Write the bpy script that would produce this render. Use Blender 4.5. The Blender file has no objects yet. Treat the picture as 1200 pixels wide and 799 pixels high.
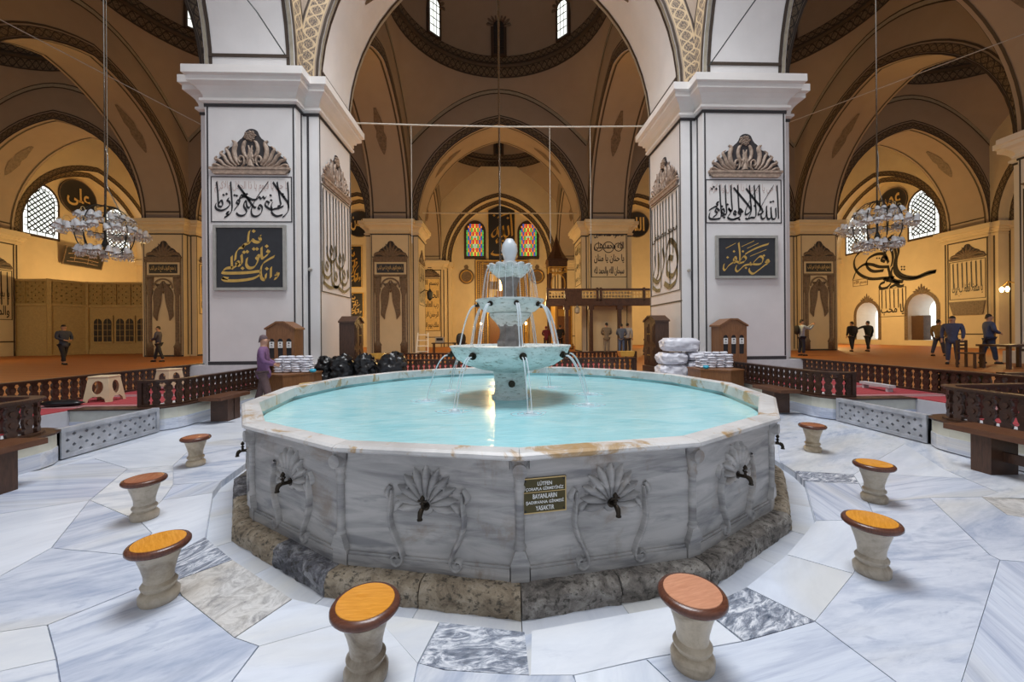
import bpy, bmesh, math, random
from mathutils import Vector, Matrix
R = math.radians
PI = math.pi
random.seed(7)
SC = bpy.context.scene
COL = SC.collection

# ------------------------------------------------------------------ camera
cam = bpy.data.cameras.new('camera')
cam.sensor_width = 36.0
cam.lens = 36.0 * 458.0 / 1200.0
cam.shift_y = -0.0071
cam.clip_end = 300
camo = bpy.data.objects.new('camera', cam)
COL.objects.link(camo)
camo.matrix_world = Matrix.Translation((0, 0, 1.6)) @ Matrix.Rotation(R(-2.0), 4, 'Z') @ Matrix.Rotation(R(90), 4, 'X') @ Matrix.Rotation(-0.0078, 4, 'Z')
SC.camera = camo

# ------------------------------------------------------------------ world, lights, exposure
SC.view_settings.view_transform = 'Standard'
SC.view_settings.look = 'None'
SC.view_settings.exposure = 0.12
SC.view_settings.gamma = 1.0
SC.view_settings.use_curve_mapping = False
w = bpy.data.worlds.new('daylight')
SC.world = w
w.use_nodes = True
w.node_tree.nodes['Background'].inputs[0].default_value = (0.86, 0.91, 1.0, 1)
w.node_tree.nodes['Background'].inputs[1].default_value = 0.50

def area_light(name, loc, size, power, color, rot=(0, 0, 0), spread=180):
    l = bpy.data.lights.new(name, 'AREA')
    l.shape = 'DISK'; l.size = size; l.energy = power; l.color = color; l.spread = R(spread)
    o = bpy.data.objects.new(name, l); COL.objects.link(o)
    o.location = loc; o.rotation_euler = rot
    return o

def point_light(name, loc, power, color, radius=0.4):
    l = bpy.data.lights.new(name, 'POINT')
    l.energy = power; l.color = color; l.shadow_soft_size = radius
    o = bpy.data.objects.new(name, l); COL.objects.link(o)
    o.location = loc
    return o

CX, CY = 0.16, 5.30                      # fountain centre, also the centre of its bay
P, F, A = 12.9, 1.53, 1.13               # pillar pitch, half width, half width of the faces
ZS = 8.3                                 # springing of the arches
# the glazed lantern over the fountain bay
area_light('lantern_daylight', (CX, CY, 19.0), 8.0, 2700, (0.93, 0.96, 1.0))
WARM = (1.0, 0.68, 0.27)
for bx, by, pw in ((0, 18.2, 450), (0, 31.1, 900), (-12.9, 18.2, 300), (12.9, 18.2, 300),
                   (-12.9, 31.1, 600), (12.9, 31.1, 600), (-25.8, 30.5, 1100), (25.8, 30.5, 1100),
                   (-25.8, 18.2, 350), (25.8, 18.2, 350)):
    point_light('warm_bay_fill', (CX + bx, by, 4.2), pw, WARM, 0.6)  # added warm fill lights in the bays, no fixtures hang there

# ------------------------------------------------------------------ helpers
class MB:
    def __init__(s):
        s.v = []; s.f = []; s.uv = []
    def add(s, vs, fs, uvs=None):
        b = len(s.v)
        s.v += [tuple(p) for p in vs]
        for i, f in enumerate(fs):
            s.f.append(tuple(b + k for k in f))
            s.uv.append(uvs[i] if uvs else None)
        return s
    def box(s, c, d, rz=0.0):
        x, y, z = d[0] / 2, d[1] / 2, d[2] / 2
        cs, sn = math.cos(rz), math.sin(rz)
        vs = []
        for k in range(8):
            a = x if k & 1 else -x; b = y if k & 2 else -y; e = z if k & 4 else -z
            vs.append((c[0] + a * cs - b * sn, c[1] + a * sn + b * cs, c[2] + e))
        return s.add(vs, [(0, 2, 3, 1), (4, 5, 7, 6), (0, 1, 5, 4), (2, 6, 7, 3), (0, 4, 6, 2), (1, 3, 7, 5)])
    def bb(s, x0, x1, y0, y1, z0, z1):
        return s.box(((x0 + x1) / 2, (y0 + y1) / 2, (z0 + z1) / 2), (x1 - x0, y1 - y0, z1 - z0))
    def grid(s, rows, cu=False, cv=False, uv=None):
        n, m = len(rows), len(rows[0])
        fs = []; us = []
        for i in range(n if cu else n - 1):
            for j in range(m if cv else m - 1):
                i2, j2 = (i + 1) % n, (j + 1) % m
                fs.append((i * m + j, i2 * m + j, i2 * m + j2, i * m + j2))
                if uv: us.append((uv(i, j), uv(i + 1, j), uv(i + 1, j + 1), uv(i, j + 1)))
        return s.add([p for r in rows for p in r], fs, us if uv else None)
    def lathe(s, prof, n=16, c=(0, 0, 0), ph=0.0, sx=1, sy=1):
        rows = [[(c[0] + r * sx * math.cos(ph + 2 * PI * k / n), c[1] + r * sy * math.sin(ph + 2 * PI * k / n), c[2] + z) for k in range(n)] for r, z in prof]
        s.grid(rows[::-1], cv=True)
        b = len(s.v) - n * len(prof)
        if prof[0][0] > 1e-4: s.f.append(tuple(range(b + n * len(prof) - 1, b + n * (len(prof) - 1) - 1, -1))); s.uv.append(None)
        if prof[-1][0] > 1e-4: s.f.append(tuple(range(b, b + n))); s.uv.append(None)
        return s
    def prism(s, poly, z0, z1):
        n = len(poly)
        vs = [(p[0], p[1], z0) for p in poly] + [(p[0], p[1], z1) for p in poly]
        fs = [tuple(range(n - 1, -1, -1)), tuple(range(n, 2 * n))] + [(i, (i + 1) % n, n + (i + 1) % n, n + i) for i in range(n)]
        return s.add(vs, fs)
    def slab(s, poly, y0, y1):                  # a polygon in (x, z), thickened along y (y0 front, y1 back)
        n = len(poly)
        vs = [(p[0], y0, p[1]) for p in poly] + [(p[0], y1, p[1]) for p in poly]
        fs = [tuple(range(n)), tuple(range(2 * n - 1, n - 1, -1))] + [((i + 1) % n, i, n + i, n + (i + 1) % n) for i in range(n)]
        return s.add(vs, fs)
    def tube(s, pts, r, n=6, cap=True, closed=False):
        pts = [Vector(p) for p in pts]
        rs = r if isinstance(r, (list, tuple)) else [r] * len(pts)
        rows = []
        up = None
        for i, p in enumerate(pts):
            if closed: d = pts[(i + 1) % len(pts)] - pts[i - 1]
            else: d = pts[min(i + 1, len(pts) - 1)] - pts[max(i - 1, 0)]
            d = d.normalized() if d.length > 1e-9 else Vector((0, 0, 1))
            if up is None:
                up = Vector((0, 0, 1)) if abs(d.z) < 0.9 else Vector((1, 0, 0))
            a = d.cross(up)
            if a.length < 1e-6: a = d.orthogonal()
            a.normalize(); up = a.cross(d).normalized()
            rows.append([tuple(p + (a * math.cos(2 * PI * k / n) + up * math.sin(2 * PI * k / n)) * rs[i]) for k in range(n)])
        b = len(s.v)
        s.grid(rows, cu=closed, cv=True)
        if cap and not closed:
            s.f.append(tuple(b + k for k in range(n - 1, -1, -1))); s.uv.append(None)
            e = b + n * (len(pts) - 1)
            s.f.append(tuple(e + k for k in range(n))); s.uv.append(None)
        return s
    def xf(s, M):
        s.v = [tuple(M @ Vector(p)) for p in s.v]; return s
    def mesh(s, name, smooth=False):
        me = bpy.data.meshes.new(name)
        me.from_pydata(s.v, [], s.f)
        if any(u is not None for u in s.uv):
            l = me.uv_layers.new(name='UVMap')
            k = 0
            for f, u in zip(s.f, s.uv):
                for q in range(len(f)):
                    if u is not None: l.data[k].uv = u[q]
                    k += 1
        if smooth: me.shade_smooth() if smooth is True else None
        me.update()
        return me

def part(name, m, mt, parent=None, smooth=False, label=None, kind=None, loc=None, rotz=None, auto=None):
    me = m if isinstance(m, bpy.types.Mesh) else m.mesh(name, smooth)
    if mt is not None and len(me.materials) == 0: me.materials.append(mt)
    o = bpy.data.objects.new(name, me); COL.objects.link(o)
    if parent is not None: o.parent = parent
    if loc is not None: o.location = loc
    if rotz is not None: o.rotation_euler = (0, 0, rotz)
    if label: o['label'] = label
    if kind: o['kind'] = kind
    if auto: smooth_by_angle(me, auto)
    return o

def smooth_by_angle(me, ang=40):
    bm = bmesh.new(); bm.from_mesh(me)
    for f in bm.faces: f.smooth = True
    for e in bm.edges:
        if len(e.link_faces) == 2 and e.calc_face_angle(0) > R(ang): e.smooth = False
    bm.to_mesh(me); bm.free()

def thing(name, label, cat, loc=(0, 0, 0), rotz=0.0, group=None):
    o = bpy.data.objects.new(name, None); COL.objects.link(o)
    o.empty_display_size = 0.1
    o.location = loc; o.rotation_euler = (0, 0, rotz)
    o['label'] = label; o['category'] = cat
    if group: o['group'] = group
    return o

def solo(name, m, mt, label, cat, loc=(0, 0, 0), rotz=0.0, group=None, smooth=False, auto=None, kind=None):
    o = part(name, m, mt, None, smooth, label, kind, loc, rotz, auto)
    o['category'] = cat
    if group: o['group'] = group
    return o

def struct(name, m, mt, label, smooth=False, loc=None, rotz=None, auto=None):
    o = part(name, m, mt, None, smooth, label, 'structure', loc, rotz, auto)
    return o

def sroot(name, label, loc=(0, 0, 0), rotz=0.0):
    o = bpy.data.objects.new(name, None); COL.objects.link(o)
    o.location = loc; o.rotation_euler = (0, 0, rotz)
    o['label'] = label; o['kind'] = 'structure'
    return o

def dup(root, loc, rotz, label, group=None):
    def cp(o, par):
        c = o.copy(); COL.objects.link(c); c.parent = par
        for ch in kids.get(o.name, ()): cp(ch, c)
        return c
    kids = {}
    def walk(o):
        kids[o.name] = list(o.children)
        for c in o.children: walk(c)
    walk(root)
    r = cp(root, None)
    r.location = loc; r.rotation_euler = (0, 0, rotz)
    r['label'] = label
    if group: r['group'] = group
    return r

def spline(pts, k=6):                              # Catmull-Rom through 2D or 3D points
    pts = [Vector(p) for p in pts]
    if len(pts) < 3: return pts
    P_ = [pts[0] * 2 - pts[1]] + pts + [pts[-1] * 2 - pts[-2]]
    out = []
    for i in range(1, len(P_) - 2):
        a, b, c, d = P_[i - 1], P_[i], P_[i + 1], P_[i + 2]
        for j in range(k):
            t = j / k
            out.append(0.5 * ((2 * b) + (c - a) * t + (2 * a - 5 * b + 4 * c - d) * t * t + (3 * b - a - 3 * c + d) * t ** 3))
    out.append(pts[-1])
    return out

def nib(m, pts, wd, y=-0.01, ang=60, k=5, mn=0.22):   # a calligrapher's stroke lying in the (x, z) plane
    q = spline([(p[0], p[1]) for p in pts], k) if len(pts) > 2 else [Vector(p) for p in pts]
    nv = Vector((math.cos(R(ang)), math.sin(R(ang))))
    vs = []; fs = []
    for i, p in enumerate(q):
        d = (q[min(i + 1, len(q) - 1)] - q[max(i - 1, 0)])
        d = d.normalized() if d.length > 1e-9 else Vector((1, 0))
        pr = Vector((-d.y, d.x))
        s_ = pr.dot(nv)
        off = nv * (1 if s_ >= 0 else -1) * wd / 2 * (1 - mn) + pr * wd * mn / 2
        a, b = p + off, p - off
        vs += [(a.x, y, a.y), (b.x, y, b.y)]
        if i: fs.append((2 * i - 2, 2 * i - 1, 2 * i + 1, 2 * i))
    m.add(vs, fs)

def dot(m, x, z, s, y=-0.01):                       # the rhombic dot of the reed pen
    m.add([(x - s, y, z), (x, y, z - s * .9), (x + s, y, z), (x, y, z + s * .9)], [(0, 1, 2, 3)])

def ridge(m, pts, ws, h=0.02, y0=0.0, k=4, plane=None):   # raised leaf or scroll in (x, z), crest towards -y
    q = spline([(p[0], p[1]) for p in pts], k) if len(pts) > 2 else [Vector(p) for p in pts]
    n = len(q)
    rows = []
    for i, p in enumerate(q):
        t = i / (n - 1) * (len(ws) - 1)
        a = min(int(t), len(ws) - 2); w_ = ws[a] + (ws[a + 1] - ws[a]) * (t - a)
        d = (q[min(i + 1, n - 1)] - q[max(i - 1, 0)])
        d = d.normalized() if d.length > 1e-9 else Vector((1, 0))
        pr = Vector((-d.y, d.x)) * w_ / 2
        hh = h * min(1, w_ / max(ws) + .25)
        rows.append([(p.x + pr.x, y0, p.y + pr.y), (p.x + pr.x * .55, y0 - hh * .75, p.y + pr.y * .55), (p.x, y0 - hh, p.y),
                     (p.x - pr.x * .55, y0 - hh * .75, p.y - pr.y * .55), (p.x - pr.x, y0, p.y - pr.y)])
    m.grid(rows)

def ribbon(m, pts, w_, mode='xz', y=-0.01):          # flat painted band along pts in the (x, z) plane
    q = [Vector(p) for p in pts]
    L = 0; rows = []; us = []
    for i, p in enumerate(q):
        d = (q[min(i + 1, len(q) - 1)] - q[max(i - 1, 0)]).normalized()
        pr = Vector((-d.y, d.x)) * w_ / 2
        if i: L += (q[i] - q[i - 1]).length
        rows.append([(p.x + pr.x, y, p.y + pr.y), (p.x - pr.x, y, p.y - pr.y)]); us.append(L)
    m.grid(rows, uv=lambda i, j: (us[min(i, len(us) - 1)], j))

def rect_line(m, x0, x1, z0, z1, t, y=-0.01):
    m.bb(x0, x1, y, 0.004, z0, z0 + t); m.bb(x0, x1, y, 0.004, z1 - t, z1)
    m.bb(x0, x0 + t, y, 0.004, z0 + t, z1 - t); m.bb(x1 - t, x1, y, 0.004, z0 + t, z1 - t)

def sheet(outer, holes, thick):                     # (x, z) plate with real holes, front at y=0, back at y=thick
    cu = bpy.data.curves.new('sheet', 'CURVE'); cu.dimensions = '2D'; cu.fill_mode = 'BOTH'; cu.extrude = thick / 2
    for poly in [outer] + list(holes):
        s_ = cu.splines.new('POLY'); s_.points.add(len(poly) - 1)
        for i, p in enumerate(poly): s_.points[i].co = (p[0], p[1], 0, 1)
        s_.use_cyclic_u = True
    o = bpy.data.objects.new('sheet', cu); COL.objects.link(o)
    dg = bpy.context.evaluated_depsgraph_get(); dg.update()
    me = bpy.data.meshes.new_from_object(o.evaluated_get(dg))
    bpy.data.objects.remove(o); bpy.data.curves.remove(cu)
    me.transform(Matrix.Translation((0, thick / 2, 0)) @ Matrix.Rotation(R(90), 4, 'X'))
    me.materials.clear()
    return me

AR = {'ا': 'FE8D FE8E', 'أ': 'FE83 FE84', 'إ': 'FE87 FE88', 'ب': 'FE8F FE90 FE91 FE92', 'ة': 'FE93 FE94', 'ت': 'FE95 FE96 FE97 FE98',
      'ج': 'FE9D FE9E FE9F FEA0', 'ح': 'FEA1 FEA2 FEA3 FEA4', 'خ': 'FEA5 FEA6 FEA7 FEA8', 'د': 'FEA9 FEAA', 'ذ': 'FEAB FEAC', 'ر': 'FEAD FEAE',
      'س': 'FEB1 FEB2 FEB3 FEB4', 'ص': 'FEB9 FEBA FEBB FEBC', 'ط': 'FEC1 FEC2 FEC3 FEC4', 'ظ': 'FEC5 FEC6 FEC7 FEC8', 'ع': 'FEC9 FECA FECB FECC',
      'ف': 'FED1 FED2 FED3 FED4', 'ق': 'FED5 FED6 FED7 FED8', 'ك': 'FED9 FEDA FEDB FEDC', 'ل': 'FEDD FEDE FEDF FEE0', 'م': 'FEE1 FEE2 FEE3 FEE4',
      'ن': 'FEE5 FEE6 FEE7 FEE8', 'ه': 'FEE9 FEEA FEEB FEEC', 'و': 'FEED FEEE', 'ى': 'FEEF FEF0', 'ي': 'FEF1 FEF2 FEF3 FEF4'}
def shape_ar(s):
    out = []; prev = False; s = s.replace('لا', '\uFEFB')
    for i, ch in enumerate(s):
        if ch == '\uFEFB': out.append('\uFEFC' if prev else ch); prev = False; continue
        if ch not in AR: out.append(ch); prev = False; continue
        f = AR[ch].split()
        nx = i + 1 < len(s) and (s[i + 1] in AR or s[i + 1] == '\uFEFB') and len(f) == 4
        k = (3 if nx else 1) if prev else (2 if nx else 0)
        out.append(chr(int(f[k], 16))); prev = len(f) == 4
    return ''.join(out[::-1])

def text_into(m, s, x0, x1, z0, z1, y=-0.01, bold=0.0, slant=0.0):
    """lettering scaled into the box x0..x1, z0..z1 of the (x, z) plane, added to MB m"""
    cu = bpy.data.curves.new('lettering', 'FONT'); cu.body = s; cu.size = 1; cu.resolution_u = 2; cu.offset = bold; cu.shear = slant
    o = bpy.data.objects.new('lettering', cu); COL.objects.link(o)
    dg = bpy.context.evaluated_depsgraph_get(); dg.update()
    me = bpy.data.meshes.new_from_object(o.evaluated_get(dg))
    bpy.data.objects.remove(o); bpy.data.curves.remove(cu)
    if len(me.vertices) == 0: return
    xs = [v.co.x for v in me.vertices]; ys = [v.co.y for v in me.vertices]
    ax, bx, ay, by = min(xs), max(xs), min(ys), max(ys)
    vs = [(x0 + (v.co.x - ax) / (bx - ax) * (x1 - x0), y, z0 + (v.co.y - ay) / (by - ay) * (z1 - z0)) for v in me.vertices]
    m.add(vs, [tuple(p.vertices) for p in me.polygons])
    bpy.data.meshes.remove(me)

# ------------------------------------------------------------------ materials
class NT:
    def __init__(s, name):
        s.m = bpy.data.materials.new(name); s.m.use_nodes = True
        s.t = s.m.node_tree; s.n = s.t.nodes; s.l = s.t.links
        s.b = s.n['Principled BSDF']
    def new(s, ty, **kw):
        n = s.n.new(ty)
        for k, v in kw.items():
            if k.startswith('i_'): n.inputs[k[2:].replace('_', ' ')].default_value = v
            else: setattr(n, k, v)
        return n
    def link(s, a, b): s.l.new(a, b)
    def coord(s, kind='Object', scale=(1, 1, 1), rot=(0, 0, 0), rnd=False):
        c = s.new('ShaderNodeTexCoord'); mp = s.new('ShaderNodeMapping')
        mp.inputs['Scale'].default_value = scale; mp.inputs['Rotation'].default_value = rot
        s.link(c.outputs[kind], mp.inputs['Vector'])
        if rnd:
            oi = s.new('ShaderNodeObjectInfo'); mu = s.new('ShaderNodeMath', operation='MULTIPLY'); mu.inputs[1].default_value = 57.0
            s.link(oi.outputs['Random'], mu.inputs[0]); s.link(mu.outputs[0], mp.inputs['Location'])
        return mp.outputs[0]
    def noise(s, vec, scale=5, detail=5, rough=.55, dist=0):
        n = s.new('ShaderNodeTexNoise'); n.inputs['Scale'].default_value = scale; n.inputs['Detail'].default_value = detail
        n.inputs['Roughness'].default_value = rough; n.inputs['Distortion'].default_value = dist
        if vec is not None: s.link(vec, n.inputs['Vector'])
        return n.outputs['Fac']
    def wave(s, vec, scale=1, dist=5, detail=3, dscale=1, axis='X', prof='SIN'):
        n = s.new('ShaderNodeTexWave', bands_direction=axis, wave_profile=prof); n.inputs['Scale'].default_value = scale; n.inputs['Distortion'].default_value = dist
        n.inputs['Detail'].default_value = detail; n.inputs['Detail Scale'].default_value = dscale
        s.link(vec, n.inputs['Vector']); return n.outputs['Fac']
    def ramp(s, fac, stops):
        n = s.new('ShaderNodeValToRGB'); e = n.color_ramp.elements
        while len(e) < len(stops): e.new(0.5)
        for i, (p, c) in enumerate(stops):
            e[i].position = p; e[i].color = (c[0], c[1], c[2], 1) if not isinstance(c, (int, float)) else (c, c, c, 1)
        s.link(fac, n.inputs[0]); return n.outputs[0]
    def mix(s, fac, a, b, mode='MIX'):
        n = s.new('ShaderNodeMix', data_type='RGBA', blend_type=mode)
        for sk, v in ((n.inputs[0], fac), (n.inputs[6], a), (n.inputs[7], b)):
            if isinstance(v, (int, float)): sk.default_value = v
            elif isinstance(v, tuple): sk.default_value = (v[0], v[1], v[2], 1)
            else: s.link(v, sk)
        return n.outputs[2]
    def bump(s, h, st=.3, d=.01):
        n = s.new('ShaderNodeBump'); n.inputs['Strength'].default_value = st; n.inputs['Distance'].default_value = d
        s.link(h, n.inputs['Height']); s.link(n.outputs[0], s.b.inputs['Normal'])
    def fin(s, col=None, rough=.5, metal=0, spec=None):
        if col is not None:
            if isinstance(col, tuple): s.b.inputs['Base Color'].default_value = (col[0], col[1], col[2], 1)
            else: s.link(col, s.b.inputs['Base Color'])
        if isinstance(rough, (int, float)): s.b.inputs['Roughness'].default_value = rough
        else: s.link(rough, s.b.inputs['Roughness'])
        s.b.inputs['Metallic'].default_value = metal
        if spec is not None: s.b.inputs['Specular IOR Level'].default_value = spec
        return s.m

def flat(name, c, rough=.5, metal=0, var=.12, scale=8, bump=0):
    t = NT(name); v = t.coord(); n = t.noise(v, scale, 4)
    d = tuple(max(0, x * (1 - var)) for x in c); b = tuple(min(1, x * (1 + var)) for x in c)
    col = t.ramp(n, [(.3, d), (.7, b)])
    if bump: t.bump(n, bump, .01)
    return t.fin(col, rough, metal)

def glow(name, c, st):
    t = NT(name); t.fin((0.02, 0.02, 0.02), .5)
    t.b.inputs['Emission Color'].default_value = (c[0], c[1], c[2], 1); t.b.inputs['Emission Strength'].default_value = st
    return t.m

def m_plaster(name, c):
    t = NT(name); v = t.coord(); n = t.noise(v, 1.3, 6, .6); n2 = t.noise(v, 30, 3)
    col = t.ramp(n, [(.25, tuple(x * .93 for x in c)), (.75, tuple(min(1, x * 1.04) for x in c))])
    t.bump(n2, .08, .01)
    return t.fin(col, .75)

def m_marble(name, base, vein, vein2, scale=1.0, dirscale=(1, 4, 1), amt=(.45, .62), rough=.22, uvmode=True, streak=3.0):
    t = NT(name); v = t.coord('UV' if uvmode else 'Object', (dirscale[0] * scale, dirscale[1] * scale, dirscale[2] * scale), rnd=True)
    n1 = t.noise(v, .75, 7, .60, 1.6)
    n2 = t.noise(v, streak * .8, 6, .65, 2.0)
    n3 = t.noise(v, .5, 4, .5, .8)
    col = t.ramp(n1, [(.33, vein), (.43, tuple(a * .55 + b * .45 for a, b in zip(base, vein))), (.50, base), (.60, tuple(min(1, q * 1.05) for q in base)), (.68, vein2)])
    f2 = t.ramp(n2, [(amt[0] - .10, .7), (amt[0], .15), (amt[1], .0)])
    col = t.mix(f2, col, vein)
    cream = (base[0] * .98, base[1] * .90, base[2] * .74)
    col = t.mix(t.ramp(n3, [(.52, 0.0), (.68, .75)]), col, cream)
    fine = t.noise(v, 9, 5, .7, .4)
    col = t.mix(.22, col, t.ramp(fine, [(.35, vein), (.6, base)]))
    oi = t.new('ShaderNodeObjectInfo')
    tone = t.ramp(oi.outputs['Random'], [(0, (.84, .87, .93)), (.4, (.96, .98, 1)), (.7, (.90, .92, .96)), (1, (1, .99, .96))])
    col = t.mix(1.0, col, tone, 'MULTIPLY')
    return t.fin(col, rough)

M = {}
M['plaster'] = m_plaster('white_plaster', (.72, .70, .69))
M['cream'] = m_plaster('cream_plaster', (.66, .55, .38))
M['vault'] = m_plaster('dimmed_vault_plaster', (.34, .265, .205))  # plaster tone darkened to carry the dimness of the vaults
M['cornice'] = m_plaster('cornice_plaster', (.76, .73, .70))
M['line'] = flat('dark_painted_line', (.035, .032, .035), .6)
M['brownline'] = flat('brown_painted_line', (.05, .033, .022), .6)
M['stripe'] = flat('beige_painted_stripe', (.34, .30, .23), .6)
M['slab'] = m_marble('veined_blue_marble', (.74, .77, .83), (.36, .42, .55), (.58, .63, .72), 1.2, (.55, 2.0, 1))
M['slabwhite'] = m_marble('white_marble', (.80, .83, .88), (.62, .66, .74), (.72, .75, .80), .8, (.6, 2.0, 1), (.40, .55))
M['slabstripe'] = m_marble('striped_blue_marble', (.70, .74, .82), (.36, .41, .55), (.50, .56, .68), 1.0, (.35, 6, 1), (.40, .58))
def m_dark_marble():
    t = NT('dark_breccia_marble'); v = t.coord('UV', (1.5, 4.5, 1)); n = t.noise(v, 3.2, 9, .75, 1.8); n2 = t.noise(v, 14, 5)
    col = t.ramp(n, [(.36, (.05, .07, .11)), (.47, (.16, .19, .26)), (.53, (.45, .49, .57)), (.60, (.85, .87, .92))])
    return t.fin(t.mix(.25, col, t.ramp(n2, [(.3, (.1, .12, .16)), (.7, (.8, .82, .86))])), .25)
M['slabdark'] = m_dark_marble()
def m_speckle():
    t = NT('speckled_grey_marble'); v = t.coord('UV', (1.6, 1.6, 1)); n = t.noise(v, 5, 10, .78, 1.0); n2 = t.noise(v, 1.6, 3)
    col = t.ramp(n, [(.34, (.20, .20, .22)), (.46, (.45, .44, .43)), (.58, (.68, .67, .66))])
    return t.fin(t.mix(t.ramp(n2, [(.45, 0.0), (.7, .45)]), col, (.50, .44, .35)), .3)
M['slabspeckle'] = m_speckle()
M['mortar'] = flat('floor_mortar', (.30, .26, .21), .9)

def m_basin():
    t = NT('grey_streaked_basin_marble')
    v = t.coord('Object', (1.0, 1.0, 6.0), (0, R(6), 0), rnd=True)
    n = t.noise(v, 1.5, 7, .6, .8); n2 = t.noise(v, 1.9, 5, .55, .5)
    col = t.ramp(n, [(.30, (.21, .20, .20)), (.45, (.35, .34, .33)), (.62, (.50, .48, .46))])
    col = t.mix(t.ramp(n2, [(.32, .7), (.45, 0.0)]), col, (.16, .16, .17))
    v2 = t.coord('Object', (1, 1, .8), rnd=True); st = t.noise(v2, 2.3, 6, .65, .5)
    col = t.mix(t.ramp(st, [(.57, 0.0), (.68, .65)]), col, (.25, .18, .12))
    t.bump(t.noise(v2, 9, 6, .6), .12, .02)
    return t.fin(col, .38)
M['basin'] = m_basin()
def m_rim():
    t = NT('rusty_white_rim_marble')
    v = t.coord('Object', (1, 1, 1)); n = t.noise(v, 2.0, 6, .65); n2 = t.noise(v, 2.4, 6, .7, .8)
    col = t.ramp(n, [(.3, (.46, .45, .44)), (.6, (.70, .69, .68))])
    col = t.mix(t.ramp(n2, [(.54, 0.0), (.60, .8), (.7, 1)]), col, (.42, .25, .08))
    return t.fin(col, .35)
M['rim'] = m_rim()
def m_basin_in():
    t = NT('aqua_stained_inner_marble')
    v = t.coord(); n = t.noise(v, 2.2, 6, .6)
    col = t.ramp(n, [(.3, (.22, .40, .42)), (.55, (.36, .58, .60)), (.75, (.50, .66, .64))])
    return t.fin(col, .4)
M['inner'] = m_basin_in()
def m_stone(name, a, b, c):
    t = NT(name); v = t.coord('Object', (1, 1, 1.3), rnd=True); n = t.noise(v, 6, 10, .75, .6); n2 = t.noise(v, 26, 5, .7)
    col = t.ramp(n, [(.30, a), (.48, b), (.66, c)])
    col = t.mix(t.ramp(n2, [(.38, .8), (.48, 0.0)]), col, (.05, .045, .035))
    t.bump(n, .9, .04)
    return t.fin(col, .8)
M['stone_tan'] = m_stone('weathered_tan_stone', (.17, .125, .08), (.46, .37, .26), (.68, .59, .46))
M['stone_grey'] = m_stone('weathered_grey_stone', (.06, .055, .05), (.28, .25, .22), (.62, .58, .52))
M['stone_dark'] = m_stone('weathered_dark_stone', (.03, .033, .04), (.15, .15, .17), (.58, .58, .60))
def m_water():
    t = NT('turquoise_pool_water')
    v = t.coord('Object', (1, 2.2, 1)); n = t.noise(v, 2.2, 4, .5, 1.0); n2 = t.noise(v, 7, 4)
    col = t.ramp(n, [(.3, (.30, .66, .73)), (.7, (.46, .78, .83))])
    t.bump(t.mix(.5, n, n2), .22, .05)
    return t.fin(col, .16)
M['water'] = m_water()
def m_jet():
    t = NT('falling_water')
    t.fin((.82, .90, .95), .25)
    tr = t.new('ShaderNodeBsdfTransparent'); mx = t.new('ShaderNodeMixShader'); mx.inputs[0].default_value = .52
    t.link(tr.outputs[0], mx.inputs[1]); t.link(t.b.outputs[0], mx.inputs[2])
    t.link(mx.outputs[0], t.n['Material Output'].inputs['Surface'])
    return t.m
M['jet'] = m_jet()
def m_tier():
    t = NT('limewashed_fountain_marble')
    v = t.coord('Object', (1, 1, 3.5)); n = t.noise(v, 3, 7, .65, .8); n2 = t.noise(v, 11, 6, .7)
    col = t.ramp(n, [(.32, (.52, .58, .56)), (.5, (.70, .74, .72)), (.68, (.80, .81, .79))])
    col = t.mix(t.ramp(n2, [(.36, .75), (.46, 0.0)]), col, (.17, .17, .12))
    t.bump(n2, .25, .01)
    return t.fin(col, .4)
M['tier'] = m_tier()
M['pedestal'] = flat('grey_pedestal_stone', (.24, .22, .21), .5, var=.35, scale=9, bump=.2)
M['stoolstone'] = m_marble('brownish_stool_marble', (.58, .49, .37), (.20, .145, .09), (.42, .34, .25), 3.0, (1, 1, 1), (.36, .52), .35, False, 4.0)
def m_wood(name, a, b, rough=.4, sc=1.0, ax=(1, 8, 1)):
    t = NT(name); v = t.coord('Object', tuple(q * sc for q in ax)); n = t.noise(v, 6, 6, .6, .8)
    col = t.ramp(n, [(.3, a), (.7, b)]); t.bump(n, .1, .01)
    return t.fin(col, rough)
M['seat_orange'] = m_wood('orange_varnished_wood', (.62, .24, .022), (.80, .36, .05), .22, 2)
M['seat_red'] = m_wood('red_brown_varnished_wood', (.30, .10, .05), (.42, .17, .09), .25, 2)
M['seat_pink'] = m_wood('worn_copper_wood', (.52, .22, .12), (.66, .32, .19), .3, 2)
M['seat_edge'] = m_wood('dark_seat_edge', (.09, .030, .018), (.15, .055, .03), .25, 2)
M['wood'] = m_wood('dark_brown_wood', (.045, .020, .012), (.10, .048, .026), .38)
M['woodrail'] = m_wood('dark_rail_wood', (.035, .016, .011), (.075, .034, .020), .36)
M['woodmid'] = m_wood('mid_brown_wood', (.17, .070, .026), (.27, .12, .045), .38, 1, (6, 6, 1))
M['woodbench'] = m_wood('bench_wood', (.09, .034, .018), (.16, .07, .034), .35, 1, (8, 1, 8))
M['woodgold'] = m_wood('amber_wood', (.55, .30, .05), (.72, .42, .09), .4)
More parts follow.
